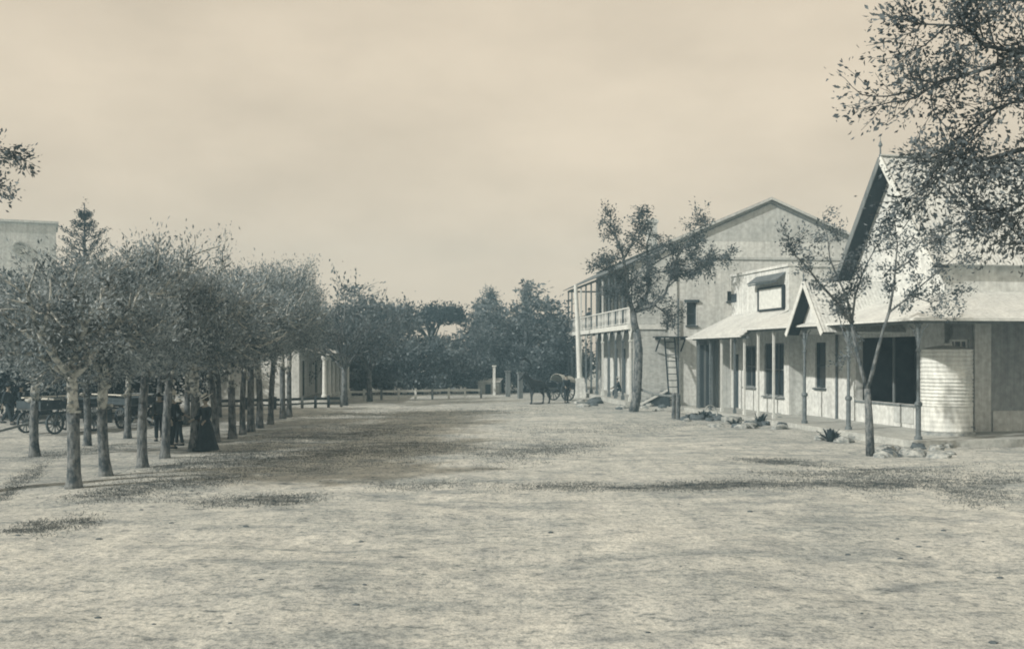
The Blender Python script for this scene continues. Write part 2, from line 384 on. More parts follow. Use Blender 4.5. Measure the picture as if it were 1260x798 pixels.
def door(parent, o, u, n, u0, u1, v0, v1, inset=.08, m='dark_wood', frame='white_wood'):
    o = Vector(o); u = Vector(u).normalized(); n = Vector(n).normalized(); zz = Vector((0, 0, 1))
    P = lambda a, b, d: o + u * a + zz * b - n * d
    g = .004; mid = (u0 + u1) / 2
    b = MB().bar(P(u0 + .07, (v0 + v1) / 2, inset), P(u1 - .07, (v0 + v1) / 2, inset), .05, v1 - v0 - .09)
    w = .5 * (u1 - u0) - .22
    for k, (q0, q1) in enumerate(((.06, .36), (.42, .66), (.72, .93))):
        for sx in (-1, 1):
            c = mid + sx * (w / 2 + .05)
            b.bar(P(c - w / 2 * .8, v0 + (v1 - v0) * (q0 + q1) / 2, inset - .03), P(c + w / 2 * .8, v0 + (v1 - v0) * (q0 + q1) / 2, inset - .03), .015, (v1 - v0) * (q1 - q0))
    d = b.build('door', m, parent)
    f = MB()
    f.bar(P(u0 + g + .035, v0, inset - .01), P(u0 + g + .035, v1 - g, inset - .01), .1, .07, up=u); f.bar(P(u1 - g - .035, v0, inset - .01), P(u1 - g - .035, v1 - g, inset - .01), .1, .07, up=u)
    f.bar(P(u0 + .078, v1 - .04, inset - .01), P(u1 - .078, v1 - .04, inset - .01), .1, .07)
    f.build('door_frame', frame, d)
    MB().lathe([(.001, -.03), (.03, -.02), (.035, 0), (.03, .02), (.001, .03)], P(u1 - .17, (v0 + v1) * .48, inset - .05), 8).build('handle', 'grey_iron', d)
    return d
def column(parent, t, s, ztop, z0=.2):
    h = ztop - z0
    pr = [(.13, 0), (.13, .10), (.085, .13), (.085, 1.08), (.12, 1.12), (.13, 1.17), (.12, 1.22), (.06, 1.27), (.052, h - .95), (.085, h - .93), (.09, h - .89), (.055, h - .85), (.05, h - .42), (.07, h - .36), (.06, h - .3), (.10, h - .05), (.14, h - .03), (.14, h)]
    c = MB().lathe(pr, (t, s, z0), 12).build('verandah_column', 'grey_iron', parent, smooth=False)
    br = MB()
    for sg in (-1, 1):
        pts = [(t, s + sg * .05, z0 + h - .85), (t, s + sg * .12, z0 + h - .5), (t, s + sg * .30, z0 + h - .2), (t, s + sg * .55, z0 + h - .06)]
        br.tube(pts, [.02, .022, .022, .02], 5)
        br.tube([(t, s + sg * .1, z0 + h - .15), (t, s + sg * .26, z0 + h - .3), (t, s + sg * .2, z0 + h - .42)], [.015] * 3, 4)
    br.build('bracket', 'grey_iron', c)
def thin_post(parent, t, s, ztop, z0=.2, m='white_wood', w=.095):
    b = MB().box((t - w / 2, s - w / 2, z0), (t + w / 2, s + w / 2, ztop)).box((t - w * .75, s - w * .75, z0 + .0), (t + w * .75, s + w * .75, z0 + .18))
    b.box((t - w * .8, s - w * .8, ztop - .16), (t + w * .8, s + w * .8, ztop - .06))
    return b.build('verandah_post', m, parent)

house = thing('gabled_house', (P0.x, P0.y, 0), TH, 'white house with a steep street gable and a verandah wrapped round its corner', 'house')
WT, SE, SF, ZW = 2.8, 2.95, 14.2, 5.3
EV = 4.2
# street wall
o = (WT, SE, .2); u = (0, 1, 0); nn = (-1, 0, 0)
su = lambda px: S(px, WT) - SE
ops = [(su(1016), su(1003), Z(477, WT, S(1010, WT)) - .2, 3.35), (su(1131), su(1053), .88, 3.5), (su(1040) - .1, su(1040) + .75, 0.0, 2.9)]
ops[2] = (su(1034), su(1024), 0.0, 2.75) if False else None
ops = [q for q in ops if q]
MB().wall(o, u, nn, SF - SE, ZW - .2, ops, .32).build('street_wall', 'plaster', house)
window(house, o, u, nn, *ops[0], cols=1, rows=2, frame='dark_wood')
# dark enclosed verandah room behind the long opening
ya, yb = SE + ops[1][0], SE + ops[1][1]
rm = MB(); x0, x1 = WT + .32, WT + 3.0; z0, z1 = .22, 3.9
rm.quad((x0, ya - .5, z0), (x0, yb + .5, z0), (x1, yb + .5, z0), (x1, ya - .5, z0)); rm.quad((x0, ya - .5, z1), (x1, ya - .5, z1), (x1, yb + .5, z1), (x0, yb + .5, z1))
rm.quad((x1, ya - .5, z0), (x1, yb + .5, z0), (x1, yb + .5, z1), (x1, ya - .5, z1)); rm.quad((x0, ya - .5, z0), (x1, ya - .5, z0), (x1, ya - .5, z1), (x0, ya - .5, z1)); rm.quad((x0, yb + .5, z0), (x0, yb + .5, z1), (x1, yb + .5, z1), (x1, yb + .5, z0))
rm.build('porch_room', 'room_shade', house)
fr = MB()
for k in (2,):
    yy = ya + (yb - ya) * .42; fr.box((WT + .1, yy - .035, 1.09), (WT + .17, yy + .035, 3.69))
fr.box((WT - .05, ya - .05, 1.0), (WT + .2, yb + .05, 1.075))
fr.build('porch_frame', 'grey_wood', house)
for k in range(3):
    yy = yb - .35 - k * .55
    w = MB().box((x1 - .06, yy - .20, 2.7), (x1 - .02, yy + .20, 3.7)).build('painted_pane_light', 'straw', house)  # pale box stands in for daylight in the far panes
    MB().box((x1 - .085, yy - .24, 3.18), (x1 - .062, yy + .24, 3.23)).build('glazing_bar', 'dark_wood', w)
MB().box((WT - .03, ya + .35, .36), (WT - .002, ya + 1.75, .98)).build('wall_panel', 'plaster_grey', house)
MB().tube([(WT - .07, S(1031, WT), .2), (WT - .07, S(1031, WT), 4.9)], [.055, .055], 8).build('downpipe', 'grey_iron', house)
# near end wall with pilaster, dado and window
wl = 11.0
def te(px):   # t on the end wall plane for a column of the photograph
    k = (px - CX) / F; A = P0.x + d_.x * SE; B = P0.y + d_.y * SE
    return (A - k * B) / (k * n_.y - n_.x)
eo = (WT + .003, SE, .2); eu = (1, 0, 0); en = (0, -1, 0)
w0, w1 = te(1168) - WT, te(1192) - WT
eops = [(w0, w1, 1.0, 3.35), (te(1275) - WT, te(1320) - WT, .0, 2.6)]
MB().wall(eo, eu, en, wl, ZW - .2, eops, .318).build('end_wall', 'plaster_shade', house)  # colour darkened to carry the shade under the verandah
window(house, eo, eu, en, *eops[0], cols=3, rows=2)
door(house, eo, eu, en, *eops[1])
MB().box((te(1197), SE - .12, .2), (te(1217), SE - .002, 4.9)).build('pilaster', 'plaster', house)
MB().box((te(1221), SE - .05, .2), (te(1270), SE - .002, .95)).build('dado', 'plaster', house)
# upper walls of the tall gabled wing
yc = S(1085, WT - .6); hw = 3.3; zr = 10.75; sl = 1.235; ze = zr - hw * sl
gb = MB().box((WT, yc - hw, ZW), (WT + .3, yc + hw, ze)).prism([(WT, yc - hw, ze), (WT, yc + hw, ze), (WT, yc, zr - .12)], (.3, 0, 0))
gb.build('gable_wall', 'plaster', house)
MB().box((WT + .3, yc - hw, ZW), (WT + 11, yc - hw + .3, ze)).build('upper_wall', 'plaster', house)
MB().box((WT + .3, yc + hw - .3, ZW), (WT + 11, yc + hw, ze)).build('upper_wall', 'plaster', house)
ov, oe = .68, .35
for sg in (-1, 1):
    zo = zr - (hw + oe) * sl
    r = MB().slab([(WT - ov, yc, zr), (WT + 11.4, yc, zr), (WT + 11.4, yc + sg * (hw + oe), zo), (WT - ov, yc + sg * (hw + oe), zo)], .06)
    r = r.build('roof_slope', ['roof_white_x'], house)
    MB().bar((WT - ov - .02, yc, zr - .1), (WT - ov - .02, yc + sg * (hw + oe), zo - .1), .035, .26).build('bargeboard', 'white_wood' if sg < 0 else 'grey_wood', r)
    MB().slab([(WT - ov + .01, yc + sg * .05, zr - .14), (WT - .003, yc + sg * .05, zr - .14), (WT - .003, yc + sg * (hw + oe - .02), zo - .12), (WT - ov + .01, yc + sg * (hw + oe - .02), zo - .12)], .03).build('soffit', 'tar_and_shade', r)  # overhang shade put into the near-black colour of the soffit
MB().bar((WT - ov, yc, zr + .04), (WT + 11.4, yc, zr + .04), .22, .05).build('ridge_cap', 'roof_white', house)
MB().lathe([(.05, -.2), (.06, .05), (.035, .1), (.03, .35), (.09, .42), (.06, .5), (.015, .62), (.004, .85)], (WT - ov + .02, yc, zr), 8).build('finial', 'grey_iron', house)
MB().slab([(WT + .02, yc + hw + .005, ZW + .01), (WT + 11, yc + hw + .005, ZW + .5), (WT + 11, SF - .01, ZW + .5), (WT + .02, SF - .01, ZW + .01)], .06).build('low_roof', 'roof_white_x', house)
# verandah
MB().box((-.45, -.45, -.15), (WT - .004, SF, .2)).box((WT - .004, -.45, -.15), (14, SE - .004, .2)).build('verandah_floor', 'stoep', house)
vr = MB().slab([(-.32, -.32, EV), (-.32, SF, EV), (WT - .004, SF, ZW), (WT - .004, SE - .004, ZW)], .035).build('verandah_roof', 'roof_white', house)
ve = MB().slab([(-.32, -.32, EV), (WT - .004, SE - .004, ZW), (14, SE - .004, ZW), (14, -.32, EV)], .035).build('verandah_roof', 'roof_white_x', house)
MB().slab([(-.05, .0, EV + .02), (-.05, SF - .01, EV + .02), (WT - .02, SF - .01, ZW - .06), (WT - .02, SE - .03, ZW - .06)], .02).build('added_ceiling', 'dark_wood', vr)  # dark ceiling added to cut bounce light under the verandah roof
MB().slab([(.03, -.05, EV + .02), (WT, SE - .03, ZW - .06), (14, SE - .03, ZW - .06), (14, -.05, EV + .02)], .02).build('added_ceiling', 'dark_wood', ve)  # the same added dark ceiling under the end strip
MB().box((-.07, -.07, EV - .17), (.07, SF, EV - .03)).build('beam', 'grey_wood', vr)
MB().box((.074, -.07, EV - .17), (14, .07, EV - .03)).build('beam', 'grey_wood', ve)
MB().box((-.40, -.40, EV - .09), (-.325, SF, EV - .015)).build('gutter', 'white_wood', vr)
MB().box((-.325, -.40, EV - .09), (14, -.325, EV - .015)).build('gutter', 'white_wood', ve)
for s in (S(990, 0), S(1044, 0), 0): column(house, 0, s, EV - .17)
column(house, 5.2, 0, EV - .17)
column(house, 0, S(952, 0), EV - .17) if False else None
for s in (S(952, 0), S(933, 0)): thin_post(house, 0, s, EV - .17, w=.085)
# small gable over the entrance
gy, gw, gz, gb_ = 7.1, 1.5, 5.92, 3.98
gs = (gz - gb_) / gw
MB().prism([(-.12, gy - gw + .12, EV - .02), (-.12, gy + gw - .12, EV - .02), (-.12, gy, gz - .16)], (.1, 0, 0)).build('porch_gable', 'plaster', house)
for sg in (-1, 1):
    r = MB().slab([(-.66, gy, gz), (WT - .01, gy, gz), (WT - .01, gy + sg * gw * 1.06, gz - gs * gw * 1.06), (-.66, gy + sg * gw * 1.06, gz - gs * gw * 1.06)], .05).build('porch_roof', 'roof_white_x', house)
    MB().bar((-.68, gy, gz - .09), (-.68, gy + sg * gw * 1.06, gz - gs * gw * 1.06 - .09), .035, .2).build('bargeboard', 'white_wood', r)
    MB().slab([(-.655, gy + sg * .04, gz - .13), (-.125, gy + sg * .04, gz - .13), (-.125, gy + sg * gw * 1.04, gz - .1 - gs * gw * 1.04), (-.655, gy + sg * gw * 1.04, gz - .1 - gs * gw * 1.04)], .03).build('soffit', 'tar_and_shade', r)  # soffit coloured near-black to hold the shade of the small gable
MB().lathe([(.035, -.1), (.04, .04), (.02, .1), (.05, .18), (.006, .34)], (-.66, gy, gz), 8).build('finial', 'grey_iron', house)

# ------------------------------------------------------------------ shop with signboard parapet (further along the street)
shop = thing('parapet_shop', tuple(W2(0, SF)), TH, 'flat-fronted white shop with an empty framed signboard above its verandah', 'shop')
T3, L3, H3, E3, ZV3 = 2.0, 21.3 - SF, 7.1, 3.9, 5.1
s3 = lambda px: S(px, T3) - SF
so = (T3, .004, 0.0); suv = (0, 1, 0); sn = (-1, 0, 0)
sops = [(.55, s3(940), 1.0, 3.55), (s3(930), s3(916), 1.35, 3.45), (s3(909), s3(901), .2, 3.1), (s3(935) + .25, s3(935) + 1.0, .2, 3.0)]
sops = sops[:3]
MB().wall(so, suv, sn, L3 - .004, H3, sops, .3).build('street_wall', 'plaster', shop)
window(shop, so, suv, sn, *sops[0], cols=3, rows=2, frame='grey_wood')
window(shop, so, suv, sn, *sops[1], cols=2, rows=2, frame='grey_wood')
door(shop, so, suv, sn, *sops[2])
MB().box((T3 + .304, .004, 0), (T3 + 10, .3, H3)).build('end_wall', 'plaster', shop)
MB().box((T3 + .304, L3 - .3, 0), (T3 + 10, L3, H3)).build('end_wall', 'plaster', shop)
MB().box((T3 + 9.7, .304, 0), (T3 + 10, L3 - .304, H3)).build('back_wall', 'plaster', shop)
MB().slab([(T3 + .304, .304, 6.3), (T3 + 9.69, .304, 5.9), (T3 + 9.69, L3 - .304, 5.9), (T3 + .304, L3 - .304, 6.3)], .06).build('roof', 'roof_white_x', shop)
MB().box((T3 - .08, -.02, H3 + .003), (T3 + .38, L3 + .06, H3 + .13)).build('coping', 'plaster', shop)
MB().box((T3 + .384, -.06, H3 + .003), (T3 + 10.06, .36, H3 + .13)).build('coping', 'plaster', shop)
ba, bb = .5, s3(935)
sg_ = MB().box((T3 - .05, ba, 5.22), (T3 - .003, bb, 6.2)).build('signboard', 'white_wood', shop)
fr = MB().box((T3 - .10, ba - .09, 5.13), (T3 - .004, bb + .09, 5.215)).box((T3 - .10, ba - .09, 6.205), (T3 - .004, bb + .09, 6.29)).box((T3 - .10, bb + .005, 5.217), (T3 - .004, bb + .09, 6.203)).box((T3 - .16, ba - .13, 5.217), (T3 - .004, ba - .005, 6.203))
fr.build('sign_frame', 'tar_and_shade', sg_)
hd = MB().slab([(T3 - .5, ba - .15, 6.52), (T3 - .5, bb + .45, 6.52), (T3 - .004, bb + .45, 6.88), (T3 - .004, ba - .15, 6.88)], .05).build('sign_hood', 'roof_dark', shop)
MB().box((T3 - .46, ba - .1, 6.40), (T3 - .40, bb + .4, 6.455)).build('hood_rail', 'dark_wood', hd)
MB().wall((T3 - .012, s3(906) - .05, 5.75), suv, sn, .75, .45, [], .01).build('vent_panel', 'dark_wood', shop)
MB().box((-.45, .004, -.15), (T3 - .004, L3 + .5, .2)).build('verandah_floor', 'stoep', shop)
vr3 = MB().slab([(-.34, .01, E3), (-.34, L3 + .35, E3), (T3 - .006, L3 - .2, ZV3), (T3 - .006, .01, ZV3)], .035).build('verandah_roof', 'roof_white', shop)
MB().slab([(-.05, .02, E3 + .06), (-.05, L3 - .05, E3 + .06), (T3 - .02, L3 - .05, ZV3 - .07), (T3 - .02, .02, ZV3 - .07)], .02).build('added_ceiling', 'dark_wood', vr3)  # dark ceiling added to deepen the shade of the shop verandah
MB().box((-.06, .01, E3 - .15), (.06, L3 + .25, E3 - .03)).build('beam', 'grey_wood', vr3)
MB().box((-.42, .01, E3 - .09), (-.345, L3 + .35, E3 - .015)).build('gutter', 'white_wood', vr3)
for px, m_ in ((916, 'white_wood'), (904, 'grey_iron'), (888, 'white_wood'), (874, 'grey_iron'), (860, 'grey_iron')): thin_post(shop, 0, S(px, 0) - SF, E3 - .15, m=m_, w=.085)
# boarded screen closing the far end of the verandah
nb = 9
for k in range(nb):
    xa = .06 + (T3 - .12) * k / nb; xb = .06 + (T3 - .12) * (k + 1) / nb - .012
    MB().box((xa, L3 - .02 + random.Random(k).uniform(0, .012), .2), (xb, L3 + .02, E3 - .02 + .5 * (xa))).build('screen_board', 'grey_wood' if k < 6 else 'white_wood', shop)
for k in range(7):
    xa = .05 + k * .13
    MB().box((xa, L3 - .11, .22), (xa + .115, L3 - .085, 3.5)).build('shutter_slat', 'dark_wood' if k % 3 else 'grey_wood', shop)

# ------------------------------------------------------------------ two-storey balcony building
TB = math.atan2(130, 1300)
nb_ = Vector((math.cos(TB), math.sin(TB))); db = Vector((-math.sin(TB), math.cos(TB)))
B0 = wp(776, 436, 62.0); B0.z = 0
hotel = thing('balcony_building', tuple(B0), TB, 'tall gabled two-storey building with a balustraded balcony over the street', 'building')
def SB(px, t):
    k = (px - CX) / F
    return (B0.x + nb_.x * t - k * (B0.y + nb_.y * t)) / (k * db.y - db.x)
DB, LB, ZF, ZE, ZMW = 2.3, 24.0, 4.72, 8.2, 9.7
WB = 12.6
# street wall with doors and french windows
go = (DB, 0.0, 0.0)
dops, wops = [], []
for k in range(8):
    a = 1.0 + k * 2.85
    dops.append((a, a + 1.4, .25, 3.5)); wops.append((a - .45, a + 1.75, ZF + .05, ZF + 2.9))
MB().wall(go, (0, 1, 0), (-1, 0, 0), LB, ZMW, dops + wops, .35).build('street_wall', 'plaster', hotel)
for q in dops: door(hotel, go, (0, 1, 0), (-1, 0, 0), *q)
for q in wops: window(hotel, go, (0, 1, 0), (-1, 0, 0), *q, cols=2, rows=3, sill=False, frame='grey_wood')
# camera-facing gable end
def tg(px):
    k = (px - CX) / F
    return (B0.x - k * B0.y) / (k * nb_.y - nb_.x)
def zg(py, t): return HC + (HY - py) / F * (B0.y + nb_.y * t)
geo = (DB + .354, 0.0, 0.0)
gops = []
for (x0, x1, y0, y1) in ((845, 857, 400, 372), (905, 917, 384, 372)):
    gops.append((tg(x0) - DB - .354, tg(x1) - DB - .354, zg(y0, tg(x0)), zg(y1, tg(x0))))
gops[1] = (gops[1][0] - .5, gops[1][1] - .5, 6.15, 6.75)
gops.append((gops[0][0] - 1.0 + .35, gops[0][0] - 1.0 + .95, .5, 2.6)) 
gops = gops[:2]
MB().wall(geo, (1, 0, 0), (0, -1, 0), WB - .354, ZMW, gops, .35).build('end_wall', 'plaster', hotel)
for q in gops: window(hotel, geo, (1, 0, 0), (0, -1, 0), *q, cols=1, rows=2, frame='dark_wood', inset=.14)
MB().box((DB + gops[0][0] + .2, -.12, gops[0][3] + .02), (DB + gops[0][1] + .5, -.003, gops[0][3] + .16)).build('lintel', 'dark_wood', hotel)
tz = zg(243, tg(948)); tx = tg(948)
hwb = tx - DB; WBr = DB + 2 * hwb
MB().prism([(DB, -.004, ZMW + .003), (DB + 2 * hwb, -.004, ZMW + .003), (tx, -.004, tz - .14)], (0, .35, 0)).build('gable', 'plaster_grey', hotel)
MB().box((DB - .02, -.07, zg(319, 5)), (DB + 2 * hwb, -.006, zg(316, 5))).build('string_course', 'plaster_grey', hotel)
MB().box((DB + WB, 0, 0), (DB + WB + .3, LB, ZMW)).build('rear_wall', 'plaster_grey', hotel) if False else None
slb = (tz - ZMW) / hwb
for sg in (-1, 1):
    xe = tx + sg * (hwb + .25); zz = tz - (hwb + .25) * slb
    r = MB().slab([(tx, -.25, tz), (tx, LB + .2, tz), (xe, LB + .2, zz), (xe, -.25, zz)], .05).build('roof_slope', 'roof_grey', hotel)
    MB().bar((tx, -.26, tz - .09), (xe, -.26, zz - .09), .04, .13).build('bargeboard', 'plaster_grey', r)
    MB().bar((tx, -.06, tz - .34), (xe - sg * .3, -.06, zz - .25), .04, .06).build('moulding', 'grey_wood', r)
MB().box((DB + 2 * hwb - .3, .36, 0), (DB + 2 * hwb - .004, LB, ZMW - .05)).build('rear_wall', 'plaster_grey', hotel)
MB().box((DB + .36, LB - .35, 0), (DB + 2 * hwb - .31, LB - .004, ZMW - .05)).build('far_wall', 'plaster_grey', hotel)
# stoep, balcony floor, posts, balustrade, roof
MB().box((-.35, -.2, -.15), (DB - .004, LB + .2, .25)).build('stoep', 'stoep', hotel)
fl = MB().box((-.12, -.02, ZF - .16), (DB - .004, LB, ZF)).build('balcony_floor', 'grey_wood', hotel)
MB().box((-.1, .05, ZF - .20), (DB - .02, LB - .05, ZF - .165)).build('added_ceiling', 'tar_and_shade', fl)  # added dark sheet, deepens the shade below the balcony
MB().box((-.19, -.06, ZF - .24), (-.125, LB, ZF + .05)).build('fascia', 'white_wood', fl)
MB().box((-.125, -.10, ZF - .24), (DB - .2, -.025, ZF + .05)).build('fascia', 'white_wood', fl)
lo = [SB(p, 0) for p in (766, 754, 743, 732, 726, 717, 701)]
lo = [.1] + [2.2 * k + .1 for k in range(1, 11)] + [LB - .1]
for i, s in enumerate(lo):
    if s > LB: continue
    p = MB().box((-.06, s - .06, .25), (.06, s + .06, ZF - .165)).box((-.10, s - .10, ZF - .95), (.10, s + .10, ZF - .86)).box((-.1, s - .1, .252), (.1, s + .1, .5)).build('balcony_post', 'grey_iron' if i % 4 else 'white_wood', hotel)
    b = MB()
    for sg in (-1, 1):
        b.prism([(-.02, s + sg * .065, ZF - .85), (-.02, s + sg * .5, ZF - .25), (-.02, s + sg * .065, ZF - .25)], (.04, 0, 0))
    b.build('bracket', 'white_wood', p)
    MB().box((-.05, s - .05, ZF + .003), (.05, s + .05, ZE - .16)).build('upper_post', 'grey_iron' if i % 4 else 'white_wood', hotel)
rl = MB().box((-.07, .05, ZF + 1.0), (.07, LB - .05, ZF + 1.07)).box((-.04, .05, ZF + .12), (.04, LB - .05, ZF + .17)).build('balustrade_rail', 'white_wood', hotel)
def baluster(x, y, along=(0, 1)):
    b = MB(); z0 = ZF + .172; z1 = ZF + .998; pr = []
    for k in range(9):
        q = k / 8; w = .045 + .085 * math.sin(q * math.pi) ** 2 * (1 if q < .5 else .8) - .03 * math.sin(q * 2 * math.pi) ** 2
        pr.append((w, z0 + (z1 - z0) * q))
    L_ = [(x - along[0] * w, y - along[1] * w, z) for w, z in pr]; R_ = [(x + along[0] * w, y + along[1] * w, z) for w, z in pr]
    b.prism(L_ + R_[::-1], (.03 * along[1], .03 * along[0], 0))
    return b
bm0 = baluster(-.015, 0).mesh('baluster'); bm0.materials.append(M['white_wood'])
kk = 0; yy = .35
while yy < LB - .2:
    if all(abs(yy - s) > .17 for s in lo):
        q = link('baluster', bm0, rl); q.location = (0, yy, 0)
    yy += .46
erl = MB().box((.08, -.02, ZF + 1.0), (DB - .01, .08, ZF + 1.07)).build('balustrade_rail', 'white_wood', hotel)
br = MB().slab([(-.4, -.25, ZE), (DB - .26, -.25, ZMW - .28), (DB - .26, LB + .2, ZMW - .28), (-.4, LB + .2, ZE)], .05).build('balcony_roof', 'roof_dark', hotel)
MB().slab([(.07, -.05, ZE + .15), (DB - .3, -.05, ZMW - .42), (DB - .3, LB - .15, ZMW - .42), (.07, LB - .15, ZE + .15)], .02).build('added_ceiling', 'tar_and_shade', br)  # added dark sheet, deepens the shade under the balcony roof
MB().box((-.06, -.1, ZE - .155), (.06, LB, ZE - .03)).build('beam', 'grey_wood', br)
MB().box((.07, LB - .1, ZE - .155), (DB - .01, LB, ZE - .03)).build('beam', 'grey_wood', br)
# boarded screen at the near end of the balcony, boards laid level
for za, zb in ((.27, ZF - .26), (ZF + .07, 7.75)):
    nbd = int(round((zb - za) / .35)); hgt = (zb - za) / nbd
    for k in range(nbd): MB().box((.12, -.012 - .008 * (k % 2), za + k * hgt), (DB - .02, .03, za + (k + 1) * hgt - .012)).build('screen_board', 'plaster_grey', hotel)
MB().prism([(.12, -.012, 7.752), (DB - .02, -.012, 7.752), (DB - .02, -.012, 9.15), (.12, -.012, 8.24)], (0, .04, 0)).build('screen_infill', 'plaster_grey', hotel)
MB().box((DB - .014, -.09, .25), (DB + .45, -.008, ZMW - .4)).build('corner_pilaster', 'plaster', hotel)
MB().tube([(tg(834), -.12, .2), (tg(834), -.12, 6.3)], [.05, .05], 8).build('downpipe', 'grey_iron', hotel)
ch = MB().box((DB + 3.4, 20, 10.0), (DB + 4.1, 20.7, 13.6)).box((DB + 3.3, 19.9, 13.3), (DB + 4.2, 20.8, 13.5)).build('chimney', 'plaster_grey', hotel)

# ladder, landing, ramp, hitching rail and white pole in front of it
wl_ = lambda t, s, z: Vector((B0.x + nb_.x * t + db.x * s, B0.y + nb_.y * t + db.y * s, z))
lt0, lt1 = tg(814.5), tg(826.5)
ld = thing('ladder', tuple(wl_((lt0 + lt1) / 2, -1.3, 0)), TB, 'dark wooden ladder rising to the small landing on the gable end', 'ladder')
hwid = (lt1 - lt0) / 2
LP = lambda x, q: (x, 1.22 * q - .55, .03 + 4.0 * q)
for sx in (-1, 1): MB().bar(LP(sx * hwid, 0), LP(sx * hwid, 1), .08, .06).build('ladder_rail', 'tar_and_shade', ld)
for k in range(1, 11): MB().bar(LP(-hwid + .035, k / 10.8), LP(hwid - .035, k / 10.8), .05, .05).build('rung', 'tar_and_shade', ld)
la = thing('landing', tuple(wl_(tg(822), -.03, 0)), TB, 'dark timber landing bracketed from the wall at the top of the ladder', 'landing')
for k in range(5): MB().box((-.95, -.23 * (k + 1) - .06, 3.98 + .004 * (k % 2)), (.85, -.23 * k - .075, 4.05)).build('plank', 'tar_and_shade', la)
for x in (-.8, .7): MB().box((x, -1.2, 3.86), (x + .08, -.07, 3.975)).bar((x + .04, -.08, 3.2), (x + .04, -1.0, 3.86), .07, .07).build('bracket', 'tar_and_shade', la)
rp = thing('loading_ramp', tuple(gp(806, 499.5)), TB, 'low timber loading ramp with a pale edge beside the street tree', 'ramp')
MB().prism([(-.85, 0, 0), (.85, 0, 0), (.85, 0, .95), (-.85, 0, .06)], (0, 1.3, 0)).build('ramp_side', 'dark_wood', rp)
MB().bar((-.88, -.04, .10), (.88, -.04, 1.0), .08, .11).build('ramp_edge', 'white_wood', rp)
for k in range(6):
    q = k / 6; MB().bar((-.8 + 1.65 * q, .02, .14 + .885 * q), (-.8 + 1.65 * q, 1.28, .14 + .885 * q), .2, .04).build('ramp_plank', 'grey_wood', rp)
a = gp(829, 514); b = gp(834.5, 515.5); tr_ = gp(785, 505)
hr = thing('hitching_rail', tuple(a), 0, 'weathered pole rail running from the street tree to two short posts', 'hitching rail')
for q in (a, b): MB().lathe([(.10, -.1), (.095, .9), (.11, .95), (.11, 1.1), (.06, 1.2)], (q.x - a.x, q.y - a.y, 0), 9).build('rail_post', 'bark_row', hr)
MB().tube([(0, 0, 1.02), ((tr_.x - a.x) * .5, (tr_.y - a.y) * .5 - .3, 1.0), (tr_.x - a.x + .12, tr_.y - a.y - .33, 1.14)], [.055, .06, .07], 7).build('rail', 'grey_wood', hr)
pb = gp(713.5, 488.5)
pole = thing('white_pole', tuple(pb), 0, 'tall white painted pole on a block in front of the balcony', 'pole')
MB().box((-.38, -.38, -.1), (.38, .38, 1.0)).box((-.3, -.3, 1.0), (.3, .3, 1.35)).build('plinth', 'plaster', pole)
MB().tube([(0, 0, 1.3), (-.13, 0, 4.5), (-.30, 0, 7.9)], [.2, .17, .13], 10).build('shaft', 'white_wood', pole)

# ------------------------------------------------------------------ water tank
T0 = Vector(((1164.5 - CX) / F * 37.2, 37.2, .2))
tank = thing('water_tank', tuple(T0), 0, 'round corrugated iron water tank standing under the verandah corner', 'water tank')
def rings(z0, z1, r, n, amp):
    p = []
    m = n * 8
    for k in range(m + 1):
        q = k / m; p.append((r + amp * math.sin(q * n * 2 * math.pi), z0 + (z1 - z0) * q))
    return p
ht = 2.95; rt = .862
prof = rings(.12, ht * .335, rt, 5, .005) + [(rt + .02, ht * .335 + .01), (rt + .02, ht * .35), (rt, ht * .36)] + rings(ht * .365, ht * .66, rt, 7, .024) + [(rt + .02, ht * .67), (rt + .02, ht * .685), (rt, ht * .69)] + rings(ht * .7, ht, rt, 6, .014)
MB().lathe(prof, (0, 0, 0), 48).build('tank_wall', 'tank', tank, smooth=True)
MB().lathe([(rt + .03, ht), (rt + .03, ht + .03), (rt * .6, ht + .12), (.2, ht + .16), (.2, ht + .24), (.01, ht + .25)], (0, 0, 0), 32).build('tank_lid', 'tank', tank)
MB().lathe([(rt + .08, 0), (rt + .08, .115)], (0, 0, 0), 32).build('tank_base', 'stone', tank)
MB().tube([(rt * .7 + .02, -rt * .72, .3), (rt * .7 + .05, -rt * .72 - .15, .3), (rt * .7 + .05, -rt * .72 - .17, .22)], [.025] * 3, 7).build('tap', 'grey_iron', tank)

# ------------------------------------------------------------------ trees
def leaves_mesh(name, C, A, size, aspect, rs, m, jitter=.35):
    """many small bent leaves: centres C (n,3), rough direction A (n,3)"""
    C = np.asarray(C, float); n = len(C); A = np.asarray(A, float) + rs.normal(0, .55, (n, 3))
    A /= np.linalg.norm(A, axis=1, keepdims=True) + 1e-9
    B = np.cross(A, rs.normal(0, 1, (n, 3)) + np.array([0, 0, .8])); B /= np.linalg.norm(B, axis=1, keepdims=True) + 1e-9
    Nn = np.cross(A, B)
    L = size * (1 + rs.uniform(-jitter, jitter, (n, 1))); Wd = L * aspect
    p0 = C - A * L * .5; p1 = C + B * Wd * .5 + Nn * L * .06; p2 = C + A * L * .5 - Nn * L * .12; p3 = C - B * Wd * .5 + Nn * L * .06
    V = np.stack([p0, p1, p2, p3], 1).reshape(-1, 3)
    me = bpy.data.meshes.new(name)
    me.vertices.add(4 * n); me.vertices.foreach_set('co', V.ravel())
    me.loops.add(4 * n); me.loops.foreach_set('vertex_index', np.arange(4 * n, dtype=np.int32))
    me.polygons.add(n); me.polygons.foreach_set('loop_start', np.arange(0, 4 * n, 4, dtype=np.int32)); me.polygons.foreach_set('loop_total', np.full(n, 4, dtype=np.int32))
    me.update(calc_edges=True); me.materials.append(M[m] if isinstance(m, str) else m)
    return me

